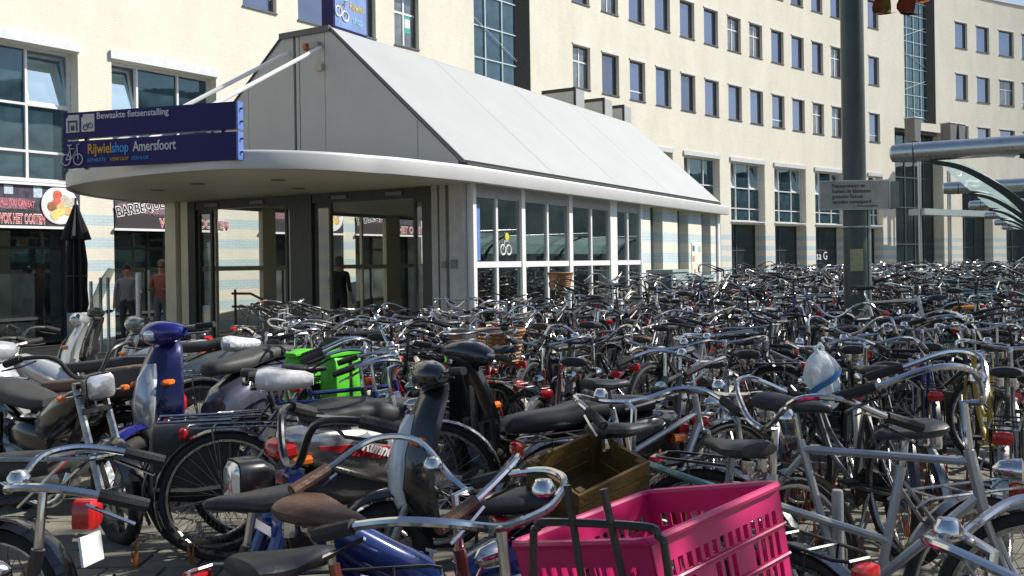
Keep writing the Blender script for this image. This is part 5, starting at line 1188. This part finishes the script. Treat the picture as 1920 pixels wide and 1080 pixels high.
# ------------------------------------------------------------------ things carried
# pink plastic crate with slotted sides on the copper red bicycle
def crate(label, name, M, L, W, Hh, mt, slots=True, rim=.018):
    t = put(name, None, None, label=label, cat='crate'); t.matrix_world = M
    l, w = L / 2, W / 2; th = .004; tp = .93      # slight taper towards the bottom
    def side(nm, length, sgn, along):
        m = MB(); hl = length / 2
        def pt(a, z, off):
            s_ = tp + (1 - tp) * z / Hh; o = ((w if along == 'x' else l) * s_ - off) * sgn
            return Vector((a * s_, o, z)) if along == 'x' else Vector((o, a * s_, z))
        n = max(6, int(length / .032)); cols_ = [-hl + length * i / n for i in range(n + 1)]
        zs = [0, .045, Hh * .36, Hh * .42, Hh * .62, Hh * .68, Hh * .80, Hh]
        for i in range(n):
            for j in range(len(zs) - 1):
                hole = slots and j in (1, 3, 5) and 0 < i < n - 1 and not (i in (n // 3, 2 * n // 3, n // 3 - 1, 2 * n // 3 - 1) and j != 5)
                a0, a1, z0, z1 = cols_[i], cols_[i + 1], zs[j], zs[j + 1]
                if hole: a1 = a0 + (a1 - a0) * .42
                q = [pt(a0, z0, 0), pt(a1, z0, 0), pt(a1, z1, 0), pt(a0, z1, 0)]; q2 = [pt(a0, z0, th), pt(a1, z0, th), pt(a1, z1, th), pt(a0, z1, th)]
                m.add(q + q2, [(0, 1, 2, 3), (4, 5, 6, 7), (0, 1, 5, 4), (1, 2, 6, 5), (2, 3, 7, 6), (3, 0, 4, 7)], 0, False)
        for z in (Hh * .40, Hh * .66): m.tube([pt(-hl, z, -.004), pt(hl, z, -.004)], .004, 5)
        return m.obj(nm, mt, t)
    for sg in (-1, 1): side('side_panel', L, sg, 'x'); side('end_panel', W, sg, 'y')
    b = MB(); b.bx(-l * tp + .006, l * tp - .006, -w * tp + .006, w * tp - .006, .0, .006); b.obj('bottom', mt, t)
    r_ = MB(); c = .03
    loop = []
    for cx, cy, a0 in ((l - c, w - c, 0), (-l + c, w - c, 90), (-l + c, -w + c, 180), (l - c, -w + c, 270)):
        for k in range(4): q = R(a0 + 30 * k); loop.append((cx + (c + .006) * math.cos(q), cy + (c + .006) * math.sin(q), Hh))
    r_.tube(loop, .010, 8, 0, False, True); r_.obj('rim', mt, t); return t
M_pink = mat('pink_plastic', (.55, .018, .13), .3, 0, .06, 4, coat=.2)
_ax = Vector((.35, .35, .024)).normalized(); _ay = Vector((-.32, .2, -.086)); _ay = (_ay - _ax * _ay.dot(_ax)).normalized(); _az = _ax.cross(_ay); _o = Vector((.315, 2.225, .95)) - _az * .27
crate('bright pink slotted plastic crate on the front of the copper red bicycle', 'crate', Matrix(((_ax.x, _ay.x, _az.x, _o.x), (_ax.y, _ay.y, _az.y, _o.y), (_ax.z, _ay.z, _az.z, _o.z), (0, 0, 0, 1))), .52, .41, .27, M_pink)
# its front carrier: black tube frame standing behind the crate (part of the bicycle)
inv = pink_bike.matrix_world.inverted()
def carrier():
    m = MB(); a, b = Vector((.035, 1.93, 0)), Vector((.285, 1.80, 0))
    def W(t, z): q = a + (b - a) * t; return Vector((q.x, q.y, z))
    m.tube(cr([W(0, .60), W(0, .96), W(.04, 1.005), W(.12, 1.02), W(.85, 1.035), W(.96, 1.02), W(1.02, .97), W(1.15, .60)], 4), .0085, 8)
    m.tube([W(.01, .885), W(1.06, .895)], .0075, 6)
    m.tube([W(.28, 1.10), W(.42, .85), W(.50, .60)], .009, 6); m.tube([W(.56, 1.10), W(.72, .90), W(.80, .60)], .009, 6)
    fl = [Vector(_o) + _ax * sx * .20 + _ay * sy * .15 - _az * .012 for sx, sy in ((-1, -1), (1, -1), (1, 1), (-1, 1))]
    m.tube(fl, .009, 6, 0, False, True); m.tube([W(.3, .62), fl[0]], .009, 6); m.tube([W(.8, .62), (fl[0] + fl[1]) / 2], .009, 6)
    for k in (.33, .66): m.tube([fl[0].lerp(fl[1], k), fl[3].lerp(fl[2], k)], .007, 6)
    m.xf(inv); return m
carrier_spec = carrier
# ochre wooden crate
M_wood = mat('ochre_wood', (.10, .06, .012), .6, 0, .35, 9, bump=.25)
def wood_crate(label, M, L, W, Hh, mt, name='wooden_crate'):
    t = put(name, None, None, label=label, cat='crate'); t.matrix_world = M; l, w, th = L / 2, W / 2, .012
    for k in range(3):
        z0, z1 = Hh * k / 3 + .002, Hh * (k + 1) / 3 - .003
        for sg in (-1, 1):
            b = MB(); b.box((0, sg * (w - th / 2), (z0 + z1) / 2), (L, th, z1 - z0)); b.obj('plank', mt, t)
            b = MB(); b.box((sg * (l - th / 2), 0, (z0 + z1) / 2), (th, W - 2 * th - .002, z1 - z0)); b.obj('plank', mt, t)
    b = MB(); b.bx(-l + th, l - th, -w + th, w - th, 0, .01); b.obj('bottom', mt, t)
    for sx in (-1, 1):
        for sy in (-1, 1): b = MB(); b.box((sx * (l - th - .013), sy * (w - th - .013), Hh / 2), (.024, .024, Hh)); b.obj('corner_post', mt, t)
    return t
wood_crate('ochre wooden crate tilted behind the chrome handlebar', Matrix.Translation((.245, 3.2, .735)) @ Matrix.Rotation(R(20), 4, 'X') @ Matrix.Rotation(R(38), 4, 'Z'), .32, .27, .16, M_wood)
M_ply = mat('brown_crate_wood', (.16, .075, .03), .6, 0, .3, 8, bump=.25)
W_ = (-.31, 8.2); wood_crate('brown wooden crate below the white saddle in the middle', Matrix.Translation((W_[0], W_[1], .72)) @ Matrix.Rotation(R(25), 4, 'Z'), .42, .32, .27, M_ply)
carrier_spec().obj('front_carrier', M_black, pink_bike)
# green double panniers
gp_ = thing('green_panniers', 'bright green double panniers on the rear of a bicycle', 'bag', (-1.1, 6.75, .14), R(65)); gp_.scale = (1.0, .88, 1.12); M_gr = mat('green_canvas', (.08, .46, .02), .45, 0, .15, 6, bump=.3, bscale=20)
for sd in (1, -1):
    b = MB(); b.sell([(-.62, sd * .17, .56, .05, .14), (-.60, sd * .17, .56, .075, .17), (-.46, sd * .175, .55, .085, .18), (-.32, sd * .17, .56, .075, .17), (-.30, sd * .17, .56, .05, .14)], 14, 0, 'x', 5); b.obj('pannier', M_gr, gp_)
    b = MB(); b.sell([(-.63, sd * .16, .735, .06, .012), (-.46, sd * .17, .745, .10, .018), (-.29, sd * .16, .735, .06, .012)], 12, 0, 'x', 3); b.obj('flap', M_gr, gp_)
    b = MB(); b.tube([(-.46, sd * .262, .70), (-.46, sd * .264, .45)], .012, 4); b.obj('strap', M_dgrey, gp_)
b = MB(); b.bx(-.58, -.34, -.11, .11, .735, .745); b.obj('bridge', M_gr, gp_)
# black pannier with reflective band
bp_ = thing('black_pannier', 'black pannier bag with reflective band over a bicycle rear wheel', 'bag', (-1.74, 5.12, .0), R(12))
b = MB(); b.sell([(-.22, -.13, .53, .05, .17), (-.20, -.13, .53, .075, .20), (0, -.135, .52, .085, .21), (.20, -.13, .53, .075, .20), (.22, -.13, .53, .05, .17)], 16, 0, 'x', 5); b.obj('bag', M_vinyl, bp_)
b = MB(); b.sell([(-.20, -.135, .40, .082, .018), (0, -.14, .39, .092, .018), (.20, -.135, .40, .082, .018)], 16, 0, 'x', 5); b.obj('reflective_band', M_rim, bp_)
b = MB(); b.tube([(-.19, -.12, .735), (.19, -.12, .735), (.19, .0, .75), (-.19, 0, .75)], .008, 6, 0, True, True); b.obj('hoop', M_chrome, bp_)
# plastic bag hung from a bar
def plastic_bag(loc, label):
    t = thing('plastic_bag', label, 'bag', loc, R(15)); rg = random.Random(3); rings = []
    from mathutils import noise
    prof = ((0, .03, .02, .045), (.015, .06, .035, .04), (.05, .075, .05, .035), (.10, .085, .055, .025), (.15, .10, .062, .01), (.20, .108, .066, 0), (.25, .10, .06, -.008), (.29, .085, .048, -.012), (.325, .06, .03, -.016), (.35, .035, .012, -.02))
    for (z, rx, ry, ox) in prof:
        ring = []
        for j in range(30):
            q = 2 * math.pi * j / 30; d = 1 + .5 * noise.noise(Vector((math.cos(q) * 2.2, math.sin(q) * 2.2, z * 9))) + .22 * noise.noise(Vector((math.cos(q) * 6, math.sin(q) * 6, z * 30 + 5)))
            ring.append(Vector((ox + rx * math.cos(q) * d, ry * math.sin(q) * d, z)))
        rings.append(ring)
    m = MB(); m.loft(rings, 0, True); m.obj('bag', mat('bag_white', (.82, .85, .83), .4, 0, .12, 15, bump=.6, bscale=25), t)
    for (z0, z1, c) in ((.15, .19, (.03, .16, .42)), (.045, .075, (.10, .34, .5))):
        mm = MB(); rr_ = []
        for f in (0, 1):
            ring = []
            for j in range(5, 14):
                q = 2 * math.pi * (j + 4) / 18; z = (z0, z1)[f] + .022 * (j - 9)
                kk = [(a[0], a[1]) for a in ((0, .05), (.03, .078), (.09, .09), (.17, .11), (.24, .108), (.30, .085), (.345, .04))]
                for (za, ra), (zb, rb_) in zip(kk, kk[1:]):
                    if za <= max(0, min(.344, z)) <= zb: rad = ra + (rb_ - ra) * (max(0, min(.344, z)) - za) / (zb - za)
                ring.append(Vector((rad * 1.16 * math.cos(q), rad * .80 * math.sin(q), z)))
            rr_.append(ring)
        n_ = len(rr_[0]); mm.add(rr_[0] + rr_[1], [(i, i + 1, n_ + i + 1, n_ + i) for i in range(n_ - 1)], 0, True); mm.obj('printed_band', mat('bagprint_%d' % int(z0 * 100), c, .4), t)
    t.scale = (.76, .76, .8)
    for sx in (-1, 1): m = MB(); m.tube(cr([(-.02 + sx * .02, .008 * sx, .335), (-.02 + sx * .03, .01 * sx, .37), (-.015, .01 * sx, .40)], 4), [.014, .013, .012, .011, .010, .009, .008, .007, .006], 6); m.obj('handle', mat('bag_white', (.62, .66, .63)), t)
plastic_bag((1.49, 4.5, .83), 'white plastic carrier bag with blue band hung from a handlebar')
# wicker basket and odd saddles out in the rack rows
def wicker(loc, label, rz):
    t = thing('wicker_basket', label, 'basket', loc, rz); mw = mat('wicker', (.30, .15, .06), .7, 0, .35, 40, bump=.5, bscale=80); m = MB()
    for k in range(8): s_ = .14 + .006 * k; m.torus((0, 0, .02 + .03 * k), 'z', s_, .011, 24, 5, 0)
    for k in range(20): q = 2 * math.pi * k / 20; m.tube([(.135 * math.cos(q), .135 * math.sin(q), 0), (.188 * math.cos(q), .188 * math.sin(q), .25)], .006, 4)
    m.obj('weave', mw, t); b = MB(); b.lathe((0, 0, .0), [(.001, .0), (.14, 0), (.14, .012), (.001, .012)], 20); b.obj('base', mw, t); b = MB(); b.torus((0, 0, .255), 'z', .19, .015, 26, 6); b.obj('rim', mw, t)
wicker((.74, 14.3, 1.15), 'brown wicker basket on a bicycle in front of the kiosk windows', 0)
wicker((-.10, 7.3, .78), 'wicker basket on a bicycle right of the brown wooden crate', 0)

# ------------------------------------------------------------------ stainless posts
for k, (X, Y, h, r_, lab) in enumerate(((1.19, 3.45, .70, .021, 'short stainless steel post right of the pink crate'), (-7.45, 18.6, 1.5, .05, 'white post left of the woman with sunglasses'), (-7.05, 17.6, 1.45, .05, 'white post before the woman with sunglasses'), (-7.9, 17.5, 1.35, .03, 'thin steel post right of the parasol, left of three'), (-7.72, 17.5, 1.42, .03, 'thin steel post right of the parasol, middle of three'), (-7.58, 17.5, 1.42, .03, 'thin steel post right of the parasol, right of three'))):
    t = thing('steel_post', lab, 'post', (X, Y, 0)); b = MB(); b.lathe((0, 0, 0), [(r_, 0), (r_, h - .012), (r_ * .85, h - .002), (.001, h)], 16); b.obj('tube', M_galv if k in (0, 3, 4, 5) else M_white, t); b = MB(); b.lathe((0, 0, 0), [(r_ * 2, 0.002), (r_ * 2, .012), (r_ + .001, .014)], 16); b.obj('base_ring', M_galv, t)

# ------------------------------------------------------------------ folded parasol
ps = thing('parasol', 'folded black parasol before the striped pier', 'parasol', (-8.35, 17.9, 0))
b = MB(); b.tube([(0, 0, 0), (0, 0, 2.95)], .024, 8); b.obj('pole', M_dgrey, ps)
b = MB(); b.lathe((0, 0, 0), [(.28, .003), (.28, .05), (.06, .09), (.03, .10)], 20); b.obj('foot', M_dgrey, ps)
M_par = mat('black_canvas', (.018, .017, .02), .8, 0, .3, 4, bump=.3, bscale=12)
def folded(m, prof, k=9):
    rings = []
    for i, (z, r_) in enumerate(prof):
        rings.append([Vector((math.cos(q) * r_ * (1 + .28 * math.cos(k * q)), math.sin(q) * r_ * (1 + .28 * math.cos(k * q)), z)) for q in [2 * math.pi * j / 54 for j in range(54)]])
    m.loft(rings, 0, True)
b = MB(); folded(b, [(2.82, .03), (2.6, .09), (2.35, .17), (2.15, .22), (2.13, .12), (1.7, .16), (1.2, .15), (.9, .17), (.75, .14)]); b.obj('canopy', M_par, ps)
b = MB(); b.torus((0, 0, 1.45), 'z', .19, .012, 20, 5); b.obj('tie', M_dgrey, ps)

# ------------------------------------------------------------------ people
M_skin = mat('skin', (.45, .24, .16), .55, 0, .06, 10)
def person(X, Y, head, label, hgt, top, legs, hair, arms='down', shades=False, bag=None):
    t = thing('person', label, 'person', (X, Y, 0), head); s = hgt / 1.72
    J = {'pel': (0, 0, .95), 'spi': (0, 0, 1.12), 'che': (.01, 0, 1.30), 'nec': (0, 0, 1.45), 'hea': (.015, 0, 1.56), 'top': (.01, 0, 1.66)}
    E = [('pel', 'spi'), ('spi', 'che'), ('che', 'nec'), ('nec', 'hea'), ('hea', 'top')]; Rr = {'pel': (.15, .115), 'spi': (.135, .10), 'che': (.165, .115), 'nec': (.055, .055), 'hea': (.082, .098), 'top': (.062, .072)}
    for sd, sn in ((1, 'l'), (-1, 'r')):
        J['sh' + sn] = (0, sd * .19, 1.38); J['el' + sn] = (-.02, sd * .25, 1.12) if arms == 'down' else (.02, sd * .25, 1.13); J['wr' + sn] = (.06, sd * .26, .88) if arms == 'down' else (.24, sd * .16, 1.12); J['ha' + sn] = (.08, sd * .26, .80) if arms == 'down' else (.31, sd * .13, 1.14)
        J['hi' + sn] = (0, sd * .09, .88); J['kn' + sn] = (.02, sd * .10, .48); J['an' + sn] = (-.02, sd * .10, .09); J['to' + sn] = (.13, sd * .115, .035)
        E += [('che', 'sh' + sn), ('sh' + sn, 'el' + sn), ('el' + sn, 'wr' + sn), ('wr' + sn, 'ha' + sn), ('pel', 'hi' + sn), ('hi' + sn, 'kn' + sn), ('kn' + sn, 'an' + sn), ('an' + sn, 'to' + sn)]
        for a, r_ in (('sh', .062), ('el', .042), ('wr', .029), ('ha', .034), ('hi', .092), ('kn', .06), ('an', .042), ('to', .032)): Rr[a + sn] = (r_, r_)
    names = list(J); me = bpy.data.meshes.new('body'); me.from_pydata([tuple(c * s for c in J[n]) for n in names], [(names.index(a), names.index(b_)) for a, b_ in E], [])
    o = bpy.data.objects.new('body', me); COL.objects.link(o); sk = o.modifiers.new('s', 'SKIN'); sub = o.modifiers.new('u', 'SUBSURF'); sub.levels = 2
    for i, n in enumerate(names):
        v = me.skin_vertices[0].data[i]; v.radius = (Rr[n][0] * s, Rr[n][1] * s); v.use_root = n == 'pel'
    bpy.context.view_layer.update(); dg = bpy.context.evaluated_depsgraph_get(); m2 = bpy.data.meshes.new_from_object(o.evaluated_get(dg)); bpy.data.objects.remove(o)
    for mt in (M_skin, top, legs, M_dgrey): m2.materials.append(mt)
    for p in m2.polygons:
        c = p.center / s; p.use_smooth = True
        p.material_index = 3 if c.z < .10 else 2 if c.z < .96 and abs(c.y) < .215 else 1 if c.z < 1.42 and (abs(c.y) < .30 and c.z > (1.0 if arms == 'down' and abs(c.y) > .2 else .9)) and not (arms != 'down' and c.x > .2) else 0
    put('body', m2, t)
    for sd, sn in ((1, 'l'), (-1, 'r')):
        hd = Vector(J['ha' + sn]) * s; wr = Vector(J['wr' + sn]) * s; dr = (hd - wr).normalized(); sdv = Vector((0, 0, 1)).cross(dr).normalized() if abs(dr.z) < .9 else Vector((1, 0, 0))
        m = MB()
        for k in range(4):
            a = hd + sdv * (k - 1.5) * .017; L_ = (.068, .078, .074, .056)[k]; m.tube([a, a + dr * L_ * .5, a + dr * L_ * .85 + Vector((.012, 0, -.008))], [.0085, .008, .006], 6)
        m.tube([wr + dr * .03 + sdv * .03, hd + sdv * .048, hd + dr * .03 + sdv * .045], [.010, .009, .007], 6); h_ = m.obj('fingers', M_skin, t); h_['kind'] = 'stuff'
    m = MB(); rg = random.Random(int(X * 10)); rings = []
    for z, r_, ox in ((1.52, .03, -.085), (1.56, .085, -.035), (1.62, .103, -.02), (1.68, .098, -.012), (1.725, .07, -.008), (1.742, .02, -.005)):
        rings.append([Vector((ox + r_ * .95 * math.cos(q), r_ * .86 * math.sin(q), z)) * s for q in [2 * math.pi * j / 18 for j in range(18)]])
    m.loft(rings, 0, True); m.obj('hair', hair, t)
    m = MB(); m.sell([(.095, 0, 1.565, .012, .02), (.112, 0, 1.555, .016, .014), (.118, 0, 1.552, .006, .006)], 8, 0, 'x', 2); m.xf(Matrix.Scale(s, 4)); m.obj('nose', M_skin, t)
    m = MB(); m.sell([(.088, 0, 1.515, .026, .007), (.098, 0, 1.515, .018, .005)], 8, 0, 'x', 2); m.xf(Matrix.Scale(s, 4)); m.obj('mouth', mat('lips', (.32, .11, .09), .5), t)
    for sd in (1, -1):
        m = MB(); m.sell([(.084, sd * .036, 1.59, .02, .012), (.095, sd * .035, 1.59, .014, .008)], 8, 0, 'x', 2); m.xf(Matrix.Scale(s, 4)); m.obj('eye', M_dgrey, t)
        m = MB(); m.sell([(-.02, sd * .088, 1.57, .008, .03), (.01, sd * .09, 1.57, .01, .032), (.02, sd * .088, 1.57, .006, .02)], 8, 0, 'x', 2); m.xf(Matrix.Scale(s, 4)); m.obj('ear', M_skin, t)
    if shades:
        m = MB()
        for sd in (1, -1): m.sell([(.093, sd * .036, 1.59, .034, .022), (.104, sd * .036, 1.59, .03, .019)], 10, 0, 'x', 2.4); m.tube([(.095, sd * .06, 1.597), (.0, sd * .093, 1.59)], .004, 4)
        m.xf(Matrix.Scale(s, 4)); m.obj('sunglasses', M_black, t)
    return t
person(-7.35, 19.6, R(-95), 'woman with sunglasses, light hair and coral top beside the kiosk pillar', 1.74, mat('coral_top', (.34, .10, .06), .7), mat('skirt_grey', (.14, .14, .16), .8), mat('hair_fair', (.20, .14, .09), .6), 'front', True)
person(-8.0, 19.4, R(-80), 'person with dark hair and grey jacket behind the white posts', 1.66, mat('grey_jacket', (.25, .25, .26), .8), mat('trouser_dark', (.05, .05, .06), .8), mat('hair_dark', (.02, .016, .014), .6), 'down')
w_ = K(-5.35, 3.2); person(w_.x, w_.y, KA + R(95), 'person in dark coat seen from behind inside the kiosk', 1.76, mat('dark_coat', (.03, .032, .035), .8), mat('trouser_dark', (.05, .05, .06), .8), mat('hair_grey', (.16, .15, .14), .6), 'down')

# ------------------------------------------------------------------ autumn leaves: twig overhead and litter on the paving
M_lf = [mat('leaf_red', (.24, .05, .025), .55, 0, .4, 30), mat('leaf_olive', (.16, .15, .02), .55, 0, .4, 30), mat('leaf_brown', (.19, .07, .03), .6, 0, .4, 30), mat('leaf_orange', (.40, .12, .03), .55, 0, .4, 30)]
def leaf_mb(L, W, curl):
    m = MB(); n = 7; rows_ = []
    for i in range(n + 1):
        t = i / n; w = W * math.sin(math.pi * min(1, t * .96 + .04)) ** .8 * (1.1 - .25 * t); z = curl * (t - .4) ** 2
        rows_.append([Vector((-w, -L * t, z + .15 * w)), Vector((-w * .5, -L * t, z)), Vector((0, -L * t, z - .004)), Vector((w * .5, -L * t, z)), Vector((w, -L * t, z + .15 * w))])
    vs = [p for r in rows_ for p in r]; m.add(vs, [(i * 5 + j, i * 5 + j + 1, i * 5 + j + 6, i * 5 + j + 5) for i in range(n) for j in range(4)], 0, True); return m
tree = thing('branch_with_leaves', 'overhanging twig with red and green autumn leaves at the top right', 'twig', (1.55, 2.05, 3.35))
tw = MB(); tw.tube(cr([(0, 0, 0), (-.22, .03, -.4), (-.48, .05, -.8), (-.66, .06, -1.06)], 4), [.014 - .0009 * k for k in range(13)], 6)
_node = Vector((-.66, .06, -1.06))
tk_ = thing('street_tree', 'street tree right of the view whose leaves shade the foreground', 'tree', (5.4, 3.3, 0))
tt_ = MB(); tt_.tube(cr([(0, 0, 0), (.02, .02, 1.5), (-.1, .1, 2.9), (.1, .3, 4.4), (.3, .5, 6.5)], 4), [.15 - .0075 * k for k in range(17)], 12)
for q_, z_, L_ in ((.3, 2.9, 2.4), (1.5, 3.3, 2.6), (2.7, 3.1, 2.6), (3.9, 3.6, 2.2), (5.2, 3.4, 2.4), (.9, 4.3, 2.0), (3.3, 4.6, 2.0)):
    tt_.tube(cr([(0, .1, z_), (math.cos(q_) * L_ * .5, math.sin(q_) * L_ * .5, z_ + .7), (math.cos(q_) * L_, math.sin(q_) * L_, z_ + 1.7)], 4), [.06, .056, .05, .045, .04, .034, .028, .02, .012], 7)
tt_.tube(cr([(-.05, .1, 2.7), (-1.4, -.3, 3.2), (-2.9, -.9, 3.45), (-3.85, -1.25, 3.35)], 4), [.05, .047, .044, .041, .038, .034, .03, .027, .024, .021, .018, .016, .014], 7)
tt_.obj('trunk', mat('bark', (.08, .055, .04), .9, 0, .3, 20, .5), tk_)
cw = MB(); rc = random.Random(9)
for k in range(150):
    while True:
        v_ = Vector((rc.uniform(-1, 1), rc.uniform(-1, 1), rc.uniform(-1, 1)))
        if .25 < v_.length < 1: break
    c_ = Vector((.55 + v_.x * 3.0, 1.7 + v_.y * 3.3, 5.7 + v_.z * 1.9))
    if c_.x + 5.4 < (c_.y + 3.3) * .60 + .3 and c_.z < 1.75 + (c_.y + 3.3) * .30: continue
    for q_ in range(16):
        p_ = c_ + Vector((rc.gauss(0, .32), rc.gauss(0, .32), rc.gauss(0, .24))); lm = leaf_mb(rc.uniform(.09, .16), .035, .3)
        lm.xf(Matrix.Translation(p_) @ Euler((rc.uniform(-1.2, 1.2), rc.uniform(-1.2, 1.2), rc.uniform(0, 6.3))).to_matrix().to_4x4())
        o_ = len(cw.v); cw.v.extend(lm.v); m_ = rc.choice([0, 1, 1, 2, 3])
        for f in lm.f: cw.f.append([i_ + o_ for i_ in f]); cw.m.append(m_); cw.s.append(True)
cw.obj('crown', M_lf, tk_)
rg = random.Random(4)
def at_px(px, py, Y):
    a, b2 = px - 960, py - 495.4; return Vector(((a - .015 * b2) / 1750 * Y, Y, 1.55 - (b2 + .015 * a) / 1750 * Y))
for px, py, Yd, sz, rz, mi in ((1640, -4, 2.1, .05, .25, 2), (1657, -12, 2.12, .062, -.05, 1), (1693, -6, 2.08, .055, .1, 0), (1706, -22, 2.1, .075, -.25, 0), (1722, -20, 2.14, .04, .3, 3), (1736, -30, 2.1, .05, .1, 2), (1612, -30, 2.1, .05, .3, 0), (1670, -45, 2.1, .06, .2, 1), (1745, -45, 2.1, .06, -.2, 0)):
    p = at_px(px, py, Yd) - Vector(tree.location); tw.tube([_node + (p - _node) * .02, _node.lerp(p, .5) + Vector((0, 0, .02)), p], .0014, 4); l = leaf_mb(sz * 1.3, sz * .27, .4).obj('leaf', M_lf[mi], tree)
    l.matrix_local = Matrix.Translation(p) @ Matrix.Rotation(R(90), 4, 'X') @ Matrix.Rotation(rz, 4, 'Z') @ Matrix.Rotation(rg.uniform(-.35, .35), 4, 'Y')
tw.obj('stem', mat('bark', (.08, .055, .04), .9, 0, .3, 20, .5), tree)
lit = MB()
for k in range(330):
    Y = rg.uniform(4.6, 7.4); X = rg.gauss(1.55, .8) if rg.random() < .6 else rg.uniform(-2.6, 3)
    if Y > 6.2 and X < 0: continue
    lm = leaf_mb(rg.uniform(.04, .075), .016, .5); lm.xf(Matrix.Translation((X, Y, .026 + rg.uniform(0, .01))) @ Matrix.Rotation(rg.uniform(0, 6.3), 4, 'Z') @ Matrix.Rotation(rg.uniform(-.3, .3), 4, 'X')); o_ = len(lit.v); lit.v.extend(lm.v); c_ = rg.choice([0, 2, 2, 3])
    for f in lm.f: lit.f.append([i + o_ for i in f]); lit.m.append(c_); lit.s.append(True)
lit.obj('fallen_leaves', M_lf, kind='stuff')
